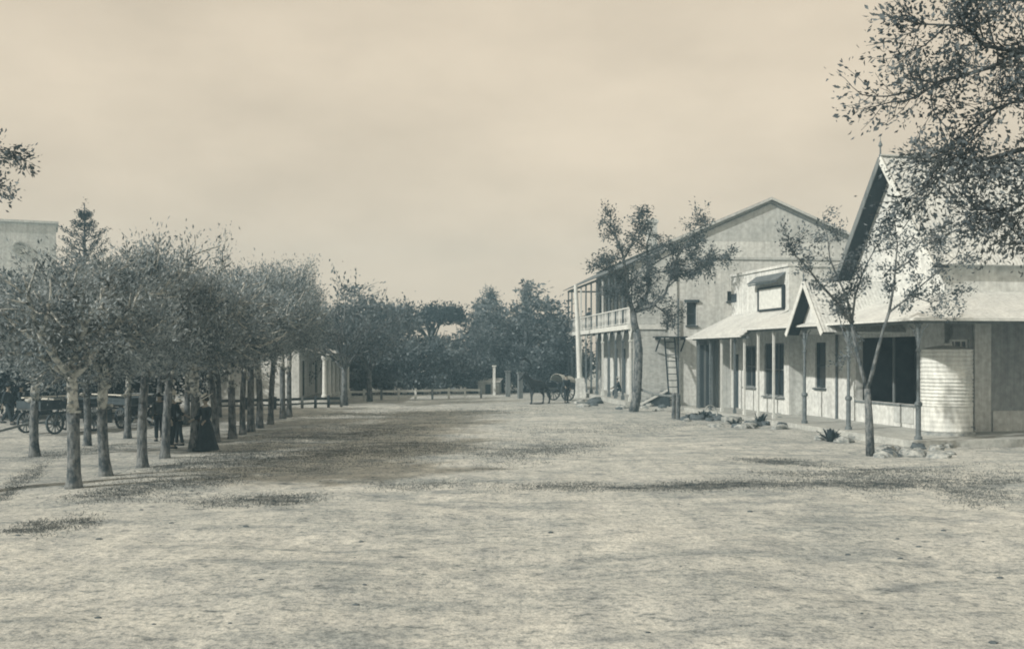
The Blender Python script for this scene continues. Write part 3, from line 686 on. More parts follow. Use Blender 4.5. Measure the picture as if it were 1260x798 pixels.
class Grow:
    def __init__(self, seed):
        self.r = random.Random(seed); self.rs = np.random.RandomState(seed); self.b = MB(); self.C = []; self.A = []
    def rv(self, s=1.0): return Vector((self.r.gauss(0, s), self.r.gauss(0, s), self.r.gauss(0, s)))
    def puff(self, c, n, rad, dirv=Vector((0, 0, 1)), flat=.7):
        for _ in range(n):
            v = self.rv(rad * .5); v.z *= flat
            self.C.append(tuple(Vector(c) + v)); self.A.append(tuple(v.normalized() * .6 + dirv * .5 if v.length > 1e-6 else dirv))
    def limb(self, pts, r0, r1, sides=6):
        n = len(pts); self.b.tube(pts, [r0 + (r1 - r0) * i / (n - 1) for i in range(n)], sides)
    def branch(self, p, d, length, r, lev, cfg):
        p = Vector(p); d = Vector(d).normalized(); ns = 4 if lev < cfg['levels'] else 3
        pts = [p.copy()]
        for i in range(ns):
            d = (d + self.rv(cfg['wander']) + Vector((0, 0, cfg['up'])) * (1.0 if lev < 2 else .6) + Vector(cfg.get('drift', (0, 0, 0)))).normalized()
            p = p + d * (length / ns); pts.append(p.copy())
        self.limb(pts, r, r * .45, 5 if lev < 2 else (4 if lev < cfg['levels'] else 3))
        if lev >= cfg['levels']:
            for k in range(cfg['leaves']):
                q = self.r.random() ** .7; i = min(int(q * ns), ns - 1); c = pts[i].lerp(pts[i + 1], q * ns - i)
                v = self.rv(cfg['spread']); self.C.append(tuple(c + v)); self.A.append(tuple(d + v.normalized() * .6))
            return
        kids = cfg['kids'][min(lev, len(cfg['kids']) - 1)]
        for k in range(kids):
            q = .3 + .7 * (k + self.r.random() * .8) / kids; q = min(q, .999); i = min(int(q * ns), ns - 1); c = pts[i].lerp(pts[i + 1], q * ns - i)
            ax = d.orthogonal().normalized(); ax.rotate(Matrix.Rotation(self.r.uniform(0, 2 * math.pi), 3, d))
            dd = d.lerp(ax, cfg['fork'] * self.r.uniform(.7, 1.25)).normalized()
            self.branch(c, dd, length * cfg['ratio'] * self.r.uniform(.75, 1.2), r * cfg.get('thin', .5), lev + 1, cfg)
    def finish(self, root, bark, leafm, size, aspect, crown='crown'):
        t = self.b.build('trunk', bark, root, smooth=True)
        if self.C: link(crown, leaves_mesh('crown', self.C, self.A, size, aspect, self.rs, leafm, .5), root)
        return root

def row_tree_proto(seed, lean=0.0, pale=False):
    """pollarded street tree: knobbly straight trunk, crown of upswept limbs and fine dry twigs"""
    root = thing('street_tree')
    g = Grow(seed); r = g.r
    H0 = 2.85; pts = []; rad = []
    wob = (r.uniform(-.06, .06), r.uniform(-.06, .06))
    for k in range(12):
        q = k / 11; pts.append((wob[0] * math.sin(q * 3) + lean * q, wob[1] * math.sin(q * 4), -.15 + (H0 + .15) * q))
        rad.append(.142 + .075 * max(0, 1 - q * 7) - .03 * q + (r.uniform(-.018, .022) if q > .55 else r.uniform(-.006, .006)))
    if pale: g.b.tube(pts[:8], rad[:8], 12); g.b.cur = 1; g.b.tube(pts[7:], rad[7:], 12)
    else: g.b.tube(pts, rad, 12)
    g.b.cur = 1
    for k in range(7):   # knobs and stubs where old limbs were lopped
        z = r.uniform(1.7, 2.85); a = r.uniform(0, 6.28); c = Vector((lean * z / H0, 0, z)); dv = Vector((math.cos(a), math.sin(a), .25))
        g.b.tube([c + dv * .08, c + dv * .19, c + dv * r.uniform(.2, .3)], [.075, .06, .03], 6)
    cfg = dict(levels=3, wander=.17, up=.10, kids=(5, 5, 6), ratio=.60, fork=.50, leaves=46, spread=.19, drift=(.05, 0, 0), thin=.6)
    top = Vector(pts[-1]); nl = 7
    for k in range(nl):
        a = 2 * math.pi * (k + r.uniform(-.3, .3)) / nl; ti = r.uniform(.42, 1.0)
        g.branch(top + Vector((0, 0, -r.uniform(0, .35))), (math.cos(a) * ti, math.sin(a) * ti, r.uniform(.30, .74)), r.uniform(1.6, 2.2), .088, 1, cfg)
    for k in range(46):  # hanging skirt of leafy twigs under the crown
        a = r.uniform(0, 6.28); rr = r.uniform(.3, 2.1); g.puff(Vector((math.cos(a) * rr, math.sin(a) * rr, r.uniform(2.75, 3.5))), 60, .65)
    for k in range(75):  # soft outer shell of leafy twig ends
        a = r.uniform(0, 6.28); el = r.uniform(-.25, 1.4); q = r.uniform(.72, 1.05) * (1 + .14 * math.sin(3 * a + seed))
        g.puff(Vector((math.cos(a) * math.cos(el) * 2.35 * q, math.sin(a) * math.cos(el) * 2.35 * q, 3.45 + math.sin(el) * 1.75 * q)), 42, .55, Vector((math.cos(a) * .5, math.sin(a) * .5, .8)))
    return g.finish(root, ['bark_row', 'bark_pale'], 'leaf_row', .105, .36)

def dense_tree_proto(seed, h=7.0, rx=3.2, low=.9, n=62, leaf='leaf_dense', lsize=.24, trunk_r=.2, per=110, top_pow=1.0):
    """broad evergreen: uneven crown of leaf clumps reaching low to the ground"""
    root = thing('evergreen_tree'); g = Grow(seed); r = g.r
    g.b.tube([(0, 0, -.2), (.05, .03, h * .3), (-.05, .05, h * .65)], [trunk_r * 1.3, trunk_r, trunk_r * .4], 8)
    zc = (h + low) / 2; rz = (h - low) / 2
    for k in range(n):
        v = g.rv(1); v.normalize(); q = r.uniform(.35, 1.0) ** .5
        lump = 1 + .22 * math.sin(v.x * 3 + seed) + .18 * math.sin(v.z * 5 + v.y * 4 + seed * 2)
        c = Vector((v.x * rx * q * lump, v.y * rx * q * lump, zc + v.z * rz * q * (1 + .12 * math.sin(seed + v.x * 5))))
        c.z = max(c.z, low)
        g.limb([(0, 0, min(c.z, h * .6) * .7), tuple(c * .55 + Vector((0, 0, zc * .35))), tuple(c)], .05, .012, 4)
        g.puff(c, per, rx * .30, v * .8 + Vector((0, 0, .3)))
    return g.finish(root, 'bark_dark', leaf, lsize, .5)

def round_tree_proto(seed, h=7.5, leaf='leaf_mid', clear=1.9, rad=.15, bark='bark_row', size=.17):
    root = thing('street_tree'); g = Grow(seed); r = g.r
    top = Vector((r.uniform(-.15, .15), r.uniform(-.1, .1), clear))
    g.b.tube([(0, 0, -.15), tuple(top * .5 + Vector((.05, 0, 0))), tuple(top)], [rad * 1.35, rad, rad * .9], 9)
    cfg = dict(levels=3, wander=.2, up=.10, kids=(5, 5, 5), ratio=.6, fork=.55, leaves=15, spread=.19)
    for k in range(8):
        a = 2 * math.pi * (k + r.uniform(-.3, .3)) / 8; ti = r.uniform(.25, .95)
        g.branch(top - Vector((0, 0, r.uniform(0, .3))), (math.cos(a) * ti, math.sin(a) * ti, r.uniform(.45, 1.1)), r.uniform(.30, .42) * h, rad * .5, 1, cfg)
    return g.finish(root, bark, leaf, size, .5)

used = set()
def place(proto, loc, rz=0.0, scale=1.0, label=None, cat='tree', group=None, name=None):
    if proto.name not in used:
        used.add(proto.name); o = proto
    else: o = copy_tree(proto)
    o.location = loc; o.rotation_euler = (0, 0, rz); o.scale = (scale,) * 3 if not isinstance(scale, (tuple, list)) else scale
    return tag(o, label, cat, group)

RG = 'trees of the front row on the left'
rows = [row_tree_proto(s, l, p) for s, l, p in ((11, .05, True), (23, -.08, False), (37, .02, True), (52, .1, False))]
order = [0, 2, 1, 3, 2, 1, 0, 3, 1, 2, 3, 0, 2]
front = [(91, 600, 'stoutest and nearest tree of the left row, its trunk mottled near the crown'),
         (131, 586, 'second tree of the left row, pale peeling bark under its crown'),
         (176, 573, 'third tree of the left row, with a plain dark trunk'),
         (203, 564, 'dark slim trunk hiding the man in the pale helmet'),
         (238, 554, 'tree that the woman in the broad pale hat stands against'),
         (266, 543, 'leaning tree just beyond the woman in the long skirt'),
         (286, 538, 'straight tree with a pale patch high on its trunk, mid left row'),
         (299, 532, 'thin slanting tree beside the pale-patched trunk'),
         (309, 530, 'dark upright tree just past the thin slanting one'),
         (319, 526, 'tree with a pale knob at head height, far left row'),
         (333, 520, 'slim dark tree standing alone before the last pair'),
         (348, 515, 'left tree of the pale forked pair ending the row'),
         (356, 513, 'right tree of the pale forked pair ending the row')]
rr = random.Random(5)
for i, (x, y, lab) in enumerate(front):
    p = gp(x, y); p.z = float(relief(p.x, p.y)) - .01
    sc = (1.0 + .012 * i) * rr.uniform(.95, 1.06)
    gi = (1.08, .92, 1.0, .84, 1.12, .88, 1.0, .78, .95, .88, .78, .82, .8)[i]
    o = place(rows[order[i]], tuple(p), rr.uniform(0, 6.28), (sc * .98 * gi, sc * .98 * gi, (.97, .94, 1.10, 1.14, 1.02, 1.0, 1.06, 1.12, 1.14, 1.2, 1.22, 1.32, 1.22)[i]), lab, 'tree', RG)
    o.rotation_euler = (rr.uniform(-.03, .03), (-.02, .03, 0, .02, .0, -.07, -.03, -.09, .02, -.03, .02, 0, 0)[i], o.rotation_euler.z)
back = [(43, 561, 'small dark trunk left of the wagon, second row'), (107, 548, 'second-row trunk right of the nearest wagon wheel'), (157, 538, 'second-row trunk between the second and third front trees'),
        (197, 529, 'second-row tree hidden behind the men'), (230, 523, 'second-row tree behind the standing woman'), (269, 513, 'thin second-row tree before the low white wall')]
for i, (x, y, lab) in enumerate(back):
    p = gp(x, y); p.z = float(relief(p.x, p.y)) - .01; sc = rr.uniform(.9, 1.0)
    place(rows[(i + 2) % 4], tuple(p), rr.uniform(0, 6.28), (sc * .95, sc * .95, sc * .95), lab, 'tree', 'trees of the second row on the left')

dense = [dense_tree_proto(s, h, rx, low, n) for s, h, rx, low, n in ((3, 6.4, 3.4, .8, 72), (8, 6.8, 3.2, .95, 68), (15, 6.0, 3.8, .85, 74))]
dn = [(-25, 51, 1.0, 'dark evergreen at the far left edge above the walking men'), (42, 50, 1.0, 'dark evergreen directly behind the wagon'), (105, 55, .95, 'dark evergreen behind the second trunk of the left row'),
      (165, 53, 1.0, 'dark evergreen behind the third trunk of the left row'), (225, 67, .95, 'dark evergreen behind the group of people'), (268, 68, .95, 'dark evergreen behind the low dark rail fence'), (322, 72, .85, 'dark evergreen just left of the white colonnaded house'),
      (245, 63, .72, 'smaller dark evergreen right of the woman, behind the row'), (12, 50, .8, 'dark evergreen nearest the walking men'), (132, 47, .9, 'dark evergreen behind the half hidden wagon')]
for i, (x, Y, sc, lab) in enumerate(dn):
    place(dense[i % 3], ((x - CX) / F * Y, Y, 0), rr.uniform(0, 6.28), (sc, sc, sc * 1.02), lab, 'tree', 'dark evergreens behind the left rows')

hg = [dense_tree_proto(s, h, rx, low, n, 'leaf_far', .28, .16, 100) for s, h, rx, low, n in ((31, 4.0, 2.6, .2, 60), (33, 4.4, 2.9, .2, 66))]
hgl = [(-10, 70, 'dark bushy tree behind the walking men'), (75, 72, 'dark bushy tree in the gap behind the wagon'), (150, 70, 'dark bushy tree behind the third front trunk'), (210, 73, 'dark bushy tree behind the helmeted man'), (262, 74, 'dark bushy tree behind the leaning trunk'), (318, 76, 'dark bushy tree behind the far trunks of the row'),
       (418, 77, 'low bushy tree right of the colonnaded house'), (447, 79, 'low bushy tree behind the fence, left end'), (480, 80, 'low bushy tree behind the fence, left of the pine'), (512, 79, 'low bushy tree at the foot of the umbrella pine'), (546, 80, 'low bushy tree behind the fence, right of the pine'), (580, 82, 'low bushy tree at the right end of the fence'), (618, 85, 'low bushy tree behind the gate pillars'), (655, 84, 'low bushy tree behind the horse'), (690, 90, 'low bushy tree beyond the white pole')]
for i, (x, Y, lab) in enumerate(hgl):
    place(hg[i % 2], ((x - CX) / F * Y, Y, 0), rr.uniform(0, 6.28), rr.uniform(.75, 1.2) * (1.2 if x < 380 else (.90 if 470 < x < 560 else .95)), lab, 'tree', 'bushy trees closing the background')

# trees closing the street
rnd = [round_tree_proto(s, h) for s, h in ((61, 7.4), (74, 7.0))]
far_d = [dense_tree_proto(s, h, rx, low, n, 'leaf_far', .30, .22, 95) for s, h, rx, low, n in ((91, 7.6, 3.6, 1.1, 66), (97, 8.6, 3.3, 1.0, 64))]
cen = [(rnd[0], 424, 63, 1.18, 'loose-crowned tree beside the white colonnaded house'), (rnd[1], 455, 68, 1.08, 'rounded tree at the left end of the low fence'),
       (far_d[0], 474, 82, .94, 'dark round tree behind the left half of the fence'), (far_d[1], 440, 84, .92, 'dark tree filling the gap behind the loose-crowned tree'),
       (rnd[0], 500, 90, .45, 'small bushy tree behind the middle of the fence'), (far_d[0], 546, 96, .64, 'low dark tree under the flat-topped pine'),
       (rnd[1], 592, 84, .95, 'grey feathery tree right of the flat-topped pine'), (far_d[1], 648, 86, (1.22, 1.22, .97), 'big dark tree behind the horse and cart'),
       (far_d[0], 682, 92, (1.1, 1.1, .84), 'dark tree against the far end of the balcony'), (far_d[1], 612, 92, (1.1, 1.1, .86), 'dark tree behind the white gate pillars'), (rnd[0], 598, 98, .70, 'low bush-like tree at the right end of the fence')]
for pr, x, Y, sc, lab in cen:
    place(pr, ((x - CX) / F * Y, Y, 0), rr.uniform(0, 6.28), sc, lab, 'tree', 'trees closing the end of the street')

def stone_pine():
    root = thing('umbrella_pine'); g = Grow(131); r = g.r
    g.b.tube([(0, 0, -.2), (.15, 0, 3), (.05, 0, 5.6)], [.3, .24, .16], 8)
    for k in range(16):
        a = r.uniform(0, 6.28); rr_ = r.uniform(.4, 2.6)
        g.limb([(.1, 0, r.uniform(3.6, 5.4)), (math.cos(a) * rr_ * .6, math.sin(a) * rr_ * .6, 5.6), (math.cos(a) * rr_, math.sin(a) * rr_, 6.5)], .09, .03, 5)
    for k in range(60):
        a = r.uniform(0, 6.28); q = math.sqrt(r.random()); x = math.cos(a) * 3.0 * q; y = math.sin(a) * 3.0 * q
        g.puff((x, y, 5.9 + 1.5 * math.sqrt(max(0, 1 - q * q)) * r.uniform(.1, 1) ), 90, .8, Vector((0, 0, 1)))
    return g.finish(root, 'bark_dark', 'leaf_dense', .26, .4)
place(stone_pine(), ((531 - CX) / F * 92, 92, 0), 1.0, 1.0, 'flat-topped umbrella pine with sky showing under its canopy', 'tree')
def column_tree(seed, h, w, leafm, name):
    root = thing(name); g = Grow(seed); r = g.r
    g.b.tube([(0, 0, -.2), (0, 0, h * .5), (0, 0, h * .95)], [.25, .15, .03], 7)
    for k in range(70):
        q = r.random() ** .8; z = h * (.10 + .86 * q); wr = w * min(1, (1.05 - q) * 1.7) * r.uniform(.3, 1); a = r.uniform(0, 6.28)
        g.limb([(0, 0, z - .5), (math.cos(a) * wr, math.sin(a) * wr, z)], .03, .008, 4)
        g.puff((math.cos(a) * wr, math.sin(a) * wr, z), 60, .55, Vector((0, 0, 1.4)), 1.3)
    return g.finish(root, 'bark_dark', leafm, .22, .4)
po = column_tree(141, 11.6, 1.3, 'leaf_far', 'poplar_tree')
place(po, ((603 - CX) / F * 112, 112, 0), 0, (1.3, 1.3, .92), 'tall faint poplar rising behind the street-end trees', 'tree')
place(po, ((648 - CX) / F * 104, 104, 0), 2, (.8, .8, .92), 'pointed poplar tip above the big dark tree', 'tree')
place(po, ((588 - CX) / F * 118, 118, 0), 4, .82, 'shorter faint poplar left of the tall one', 'tree')

def araucaria():
    root = thing('conifer_tree'); g = Grow(151); r = g.r; h = 12.3
    g.b.tube([(0, 0, -.2), (0, 0, h * .6), (0, 0, h)], [.24, .14, .025], 8)
    for lv in range(14):
        z = 3.2 + lv * .62; rad_ = 1.3 if z < 10.5 else (.62 if z < 11.2 else .36)
        for k in range(7):
            a = 2 * math.pi * k / 7 + lv * .5
            e = Vector((math.cos(a) * rad_, math.sin(a) * rad_, z + .30 + .25 * rad_)); g.limb([(0, 0, z), tuple(e * .6 + Vector((0, 0, z * .4 - .1))), tuple(e + Vector((0, 0, .12)))], .035, .012, 4)
            for q in (.45, .6, .75, .9, 1.0): g.puff(Vector((0, 0, z)).lerp(e, q) + Vector((0, 0, .02 + .12 * q)), 16, .17 + .06 * q, Vector((math.cos(a), math.sin(a), 1.2)), .8)
    g.puff((0, 0, h - .1), 30, .22, Vector((0, 0, 1)), 1.8)
    return g.finish(root, 'bark_dark', 'leaf_dense', .13, .4)
place(araucaria(), ((104 - CX) / F * 61, 61, 0), 0, .95, 'dark tiered conifer whose tip stands above the left row', 'tree')

# slender tree before the verandah (sparse, forked low)
def px_pts(base, Y, lst): return [Vector(((x - CX) / F * (Y + dy) - base.x, Y + dy - base.y, HC + (HY - y) / F * (Y + dy))) for x, y, dy in lst]
def verandah_tree():
    b = gp(1070, 558); root = thing('young_street_tree', tuple(b)); g = Grow(171); Y = b.y
    def L(lst, r0, r1, s=7): p = px_pts(b, Y, lst); g.limb(p, r0, r1, s); return p
    t0 = L([(1071, 561, 0), (1070, 530, 0), (1069, 505, 0), (1067, 478, 0)], .135, .095, 9)
    limbs = [L([(1067, 480, 0), (1060, 455, .1), (1053, 425, .1), (1048, 398, .2)], .07, .05),
             L([(1067, 480, 0), (1074, 455, -.2), (1080, 430, -.3), (1087, 405, -.4), (1094, 384, -.5)], .06, .045)]
    s1 = [L([(1048, 398, .2), (1030, 372, 0), (1008, 348, -.4), (990, 325, -.7), (972, 308, -.9)], .05, .018),
          L([(1048, 398, .2), (1042, 365, .4), (1030, 340, .6), (1021, 318, .7), (1018, 290, .8)], .045, .014),
          L([(1048, 398, .2), (1052, 365, .3), (1060, 340, .3), (1068, 322, .5), (1080, 300, .6)], .04, .014),
          L([(1094, 384, -.5), (1100, 350, -.6), (1102, 325, -.6), (1104, 300, -.5), (1101, 272, -.4)], .042, .012),
          L([(1102, 333, -.6), (1118, 322, -.7), (1132, 300, -.8), (1146, 285, -.9)], .026, .01, 5),
          L([(1094, 384, -.5), (1115, 368, -.8), (1135, 350, -1.0), (1160, 330, -1.2), (1178, 315, -1.3)], .036, .01),
          L([(1120, 363, -.8), (1145, 372, -.9), (1165, 366, -1.0)], .022, .008, 5),
          L([(1058, 450, .1), (1040, 418, .5), (1030, 380, .9)], .03, .01, 5)]
    cfg = dict(levels=3, wander=.25, up=.06, kids=(4, 4), ratio=.55, fork=.6, leaves=24, spread=.10)
    for p in s1:
        n = len(p)
        for i in range(1, n):
            for k in range(2 if i < n - 1 else 4):
                d = (p[i] - p[i - 1]).normalized() + g.rv(.6); g.branch(p[i - 1].lerp(p[i], g.r.uniform(.3, 1)), d, g.r.uniform(.35, .75) * (1.3 if i >= n - 2 else .7), .012, 2, cfg)
    return tag(g.finish(root, 'bark_row', 'leaf_near', .095, .5), 'slender forked tree with sparse leaves in front of the verandah', 'tree')
verandah_tree()
def balcony_tree():
    b = gp(784, 506); root = thing('street_tree', tuple(b)); g = Grow(181); Y = b.y
    def L(lst, r0, r1, s=7): p = px_pts(b, Y, lst); g.limb(p, r0, r1, s); return p
    L([(779, 509, 0), (783, 490, 0), (785, 460, 0), (786, 430, 0), (783, 405, 0)], .27, .2, 10)
    L([(783, 408, 0), (780, 395, 0), (779, 382, 0)], .2, .17, 9)
    s1 = [L([(779, 384, 0), (772, 360, -.3), (770, 340, -.4), (767, 315, -.5), (757, 290, -.6), (743, 270, -.6)], .13, .03),
          L([(779, 384, 0), (792, 372, .3), (800, 350, .4), (797, 325, .5), (796, 300, .5), (803, 278, .6)], .12, .025),
          L([(779, 384, 0), (800, 378, -.4), (818, 362, -.6), (826, 340, -.7), (832, 320, -.8), (850, 290, -.9), (862, 268, -1)], .10, .02),
          L([(828, 336, -.7), (850, 325, -1), (872, 318, -1.2), (890, 318, -1.3)], .05, .015),
          L([(770, 345, -.4), (758, 335, -.8), (745, 330, -1), (738, 322, -1)], .05, .015),
          L([(768, 318, -.5), (778, 300, -.3), (784, 280, -.2), (790, 262, -.2)], .05, .015),
          L([(800, 372, .3), (815, 382, .5), (822, 390, .6)], .05, .02),
          L([(797, 330, .5), (815, 318, .8), (840, 306, 1.2), (856, 300, 1.4)], .05, .015),
          L([(768, 335, -.4), (760, 358, -.7), (752, 362, -.9)], .04, .015),
          L([(800, 352, .4), (780, 345, .6), (772, 352, .8)], .04, .015),
          L([(797, 325, .5), (812, 335, .2), (830, 330, -.2), (848, 335, -.5)], .045, .015), L([(772, 350, -.3), (788, 335, -.8), (804, 322, -1.1), (818, 310, -1.2)], .05, .015), L([(820, 355, -.6), (838, 338, -.2), (860, 330, .2), (880, 325, .4)], .045, .015)]
    cfg = dict(levels=3, wander=.28, up=.03, kids=(5, 5), ratio=.55, fork=.62, leaves=18, spread=.14)
    for p in s1:
        n = len(p)
        for i in range(1, n):
            for k in range(2 if i < n - 2 else 4):
                d = (p[i] - p[i - 1]).normalized() + g.rv(.65); g.branch(p[i - 1].lerp(p[i], g.r.uniform(.2, 1)), d, g.r.uniform(.45, .95), .025, 2, cfg)
    return tag(g.finish(root, 'bark_row', 'leaf_balcony', .13, .5), 'open-crowned tree with a bare leaning trunk before the balcony', 'tree')
balcony_tree()

# near trees whose crowns reach into the picture from outside
def near_tree(base, limbs, seed, label, trunk, n_tw=5, leaves=24, size=.062):
    root = thing('overhanging_tree', tuple(base)); g = Grow(seed)
    g.limb([Vector(p) - Vector(base) for p in trunk], .24, .14, 10)
    cfg = dict(levels=3, wander=.22, up=-.01, kids=(5, 5), ratio=.6, fork=.5, leaves=leaves, spread=.10)
    for lst, r0 in limbs:
        p = [wp(*q) - Vector(base) if len(q) == 3 and q[1] > -9000 else Vector(q) for q in lst]
        p = [p[0]] + [q + g.rv(.07) for q in p[1:]]; g.limb(p, r0 * .55, .008, 6); n = len(p)
        for i in range(1, n):
            for k in range(n_tw):
                d = (p[i] - p[i - 1]).normalized() + g.rv(.42); g.branch(p[i - 1].lerp(p[i], g.r.random()), d, g.r.uniform(.35, .75), .012, 2, cfg)
    return tag(g.finish(root, 'bark_dark', 'leaf_near', size, .48), label, 'tree')
nb0 = Vector((9.2, 13.6, 0))
near_tree(nb0, [([(1510, 60, 13.6), (1400, 90, 13.3), (1300, 62, 13.0), (1225, 42, 12.7), (1180, 30, 12.5), (1138, 26, 12.3)], .09),
                ([(1510, 110, 13.6), (1380, 110, 13.2), (1270, 70, 12.9), (1210, 84, 12.6), (1165, 98, 12.4), (1118, 112, 12.2)], .08),
                ([(1510, 180, 13.6), (1400, 190, 13.2), (1300, 165, 12.8), (1235, 190, 12.5), (1185, 215, 12.3), (1150, 235, 12.2)], .08),
                ([(1510, 240, 13.6), (1400, 265, 13.0), (1310, 250, 12.6), (1255, 250, 12.4), (1215, 262, 12.3)], .06),
                ([(1510, 260, 13.6), (1400, 310, 13.0), (1310, 300, 12.6), (1258, 305, 12.5)], .05),
                ([(1300, 120, 13.0), (1250, 130, 12.6), (1210, 160, 12.5), (1180, 190, 12.4)], .04),
                ([(1400, 0, 13.2), (1330, -20, 13.0), (1250, 5, 12.7), (1200, -5, 12.5)], .06)],
          201, 'leafy branches of a near tree hanging in at the upper right', [(9.2, 13.6, -.2), (9.15, 13.6, 2), (9.25, 13.55, 4.2), (9.2, 13.6, 7.4)])
nb1 = Vector((-14.6, 22.0, 0))
near_tree(nb1, [([(-233, 120, 22.0), (-150, 150, 22.0), (-80, 170, 21.9), (-30, 180, 21.8), (6, 188, 21.8)], .09),
                ([(-233, 220, 22.0), (-140, 225, 22.0), (-70, 214, 21.9), (-12, 214, 21.8)], .07)],
          211, 'leafy twig tips of a near tree at the left edge against the sky', [(-14.6, 22, -.2), (-14.5, 22, 3), (-14.65, 22, 5.0), (-14.6, 22, 8.4)], 3, 22, .10)

# ------------------------------------------------------------------ buildings at the back on the left
col_house = thing('colonnaded_house', (-12.7, 63.0, 0), R(1.5), 'white house with a column-fronted stoep at the end of the left row', 'house')
hl = 11.0
cops = [(1.2, 2.2, .45, 2.7), (3.6, 4.6, 1.1, 2.5), (6.0, 7.0, .45, 2.7), (8.4, 9.4, 1.1, 2.5)]
MB().wall((0, 0, 0), (0, 1, 0), (1, 0, 0), hl, 3.6, cops, .3).build('street_wall', 'plaster', col_house)
for i, q in enumerate(cops):
    (door if i % 2 == 0 else window)(col_house, (0, 0, 0), (0, 1, 0), (1, 0, 0), *q)
MB().box((-8, 0, 0), (-.304, .3, 3.6)).build('end_wall', 'plaster', col_house)
MB().box((-8, hl - .3, 0), (-.304, hl, 3.6)).build('far_wall', 'plaster', col_house)
MB().box((-8, .304, 0), (-7.7, hl - .304, 3.6)).build('rear_wall', 'plaster', col_house)
MB().slab([(-.05, -.2, 3.62), (-.05, hl + .2, 3.62), (-4.2, hl + .2, 5.2), (-4.2, -.2, 5.2)], .06).build('roof_slope', 'roof_dark', col_house)
MB().slab([(-8.2, -.2, 3.62), (-8.2, hl + .2, 3.62), (-4.2, hl + .2, 5.2), (-4.2, -.2, 5.2)], .06).build('roof_slope', 'roof_dark', col_house)
gbl = MB()
prof_ = [(-1.9, 3.602), (-1.75, 4.0), (-1.3, 4.15), (-1.2, 4.5), (-.8, 4.7), (-.65, 5.0), (-.25, 5.15), (0, 5.55), (.25, 5.15), (.65, 5.0), (.8, 4.7), (1.2, 4.5), (1.3, 4.15), (1.75, 4.0), (1.9, 3.602)]
gbl.prism([(.02, 3.2 + y, z) for y, z in prof_], (-.32, 0, 0)).build('curved_gable', 'plaster', col_house)
MB().box((.004, -.1, -.2), (1.75, hl, .42)).build('stoep', 'stoep', col_house)
MB().slab([(.004, -.15, 3.45), (.004, hl, 3.45), (1.8, hl, 3.0), (1.8, -.15, 3.0)], .05).build('stoep_roof', 'roof_white', col_house)
for k in range(7):
    y = .1 + k * 1.75
    MB().lathe([(.19, 0), (.19, .15), (.14, .2), (.12, 2.2), (.18, 2.32), (.2, 2.5)], (1.5, y, .42), 12).build('column', 'white_wood', col_house)
wall = thing('low_white_wall', (-30, 74, 0), 0, 'long low whitewashed yard wall seen between the left trunks', 'wall')
MB().box((-14, 0, -.1), (15.5, .35, 1.0)).build('wall_body', 'plaster', wall)
MB().box((-14.05, -.06, 1.003), (15.55, .41, 1.12)).build('coping', 'plaster_dim', wall)
church = thing('church_tower', (-44.2, 92.0, 0), R(24), 'pale grey square tower with a round window behind the left trees', 'tower')
MB().box((-3.5, -3.2, 0), (4.1, 3.5, 14.2)).build('tower_wall', 'plaster', church)
MB().box((-3.7, -3.4, 14.203), (4.3, 3.7, 14.4)).build('cornice', 'plaster', church)
rw = MB(); rw.v = []
rw.lathe([(.62, 0), (.62, .12), (.5, .12), (.5, .04), (.01, .04)], (0, 0, 0), 24)
o_ = rw.build('round_window', 'plaster_dim', church); o_.location = (1.3, -3.2, 12.0); o_.rotation_euler = (R(90), 0, 0)

# ------------------------------------------------------------------ low rail fence closing the street, second fence by the left house, gate pillars
def fence(name, a, b, n, h, label, m='white_wood', group=None):
    a = Vector(a); b = Vector(b); f = thing(name, tuple(a), 0, label, 'fence', group); d = b - a
    for k in range(n + 1):
        c = d * (k / n); MB().box((c.x - .07, c.y - .07, -.15), (c.x + .07, c.y + .07, h + .12)).build('fence_post', m if k % 3 else 'grey_wood', f)
    for k in range(n):
        p, q = d * (k / n), d * ((k + 1) / n); g = (q - p).normalized() * .075
        for hh, w in ((h - .05, .15), (h * .42, .09)):
            MB().bar((p.x + g.x, p.y + g.y, hh), (q.x - g.x, q.y - g.y, hh + random.Random(k).uniform(-.03, .03)), .04, w).build('fence_rail', m, f)
fence('rail_fence', gp(404, 493), gp(592, 489.5), 9, .62, 'low white two-rail fence across the end of the street')
fence('rail_fence', gp(268, 505), gp(420, 500), 9, .55, 'low dark rail fence behind the far left trunks', 'dark_wood')
gpl = [(608, 485.5, 2.1, 'leftmost and whitest of the three gate pillars under the big tree'), (625, 487.5, 1.75, 'middle gate pillar, grey and capped, under the big tree'), (640, 490, 1.7, 'right-hand gate pillar nearest the horse')]
for i, (x, y, h, lab) in enumerate(gpl):
    g_ = thing('gate_pillar', tuple(gp(x, y)), R(10 * i), lab, 'pillar', 'white gate pillars')
    w = (.10, .15, .15)[i]
    MB().box((-w, -w, -.1), (w, w, h)).build('pillar_shaft', ('plaster', 'grey_wood', 'grey_wood')[i], g_)
    MB().box((-w - .06, -w - .06, h + .003), (w + .06, w + .06, h + .09)).build('pillar_cap', 'grey_wood' if i else 'plaster', g_)
sh = thing('white_shed', tuple(gp(598, 484.5)), R(-8), 'small pale shed with a low roof left of the gate pillars', 'shed', scale=.62)
MB().wall((-1.0, 0, 0), (1, 0, 0), (0, -1, 0), 2.6, 1.5, [(.9, 1.6, 0, 1.2)], .2).build('shed_wall', 'plaster_dim', sh)
MB().box((-1.0, .204, 0), (-.8, 2, 1.5)).box((1.4, .204, 0), (1.6, 2, 1.5)).build('side_wall', 'plaster_dim', sh)
MB().slab([(-1.2, -.3, 1.505), (1.8, -.3, 1.505), (1.8, 2.2, 1.9), (-1.2, 2.2, 1.9)], .05).build('shed_roof', 'roof_white', sh)
MB().box((-.09, .12, 0), (.59, .16, 1.19)).build('shed_door', 'dark_wood', sh)

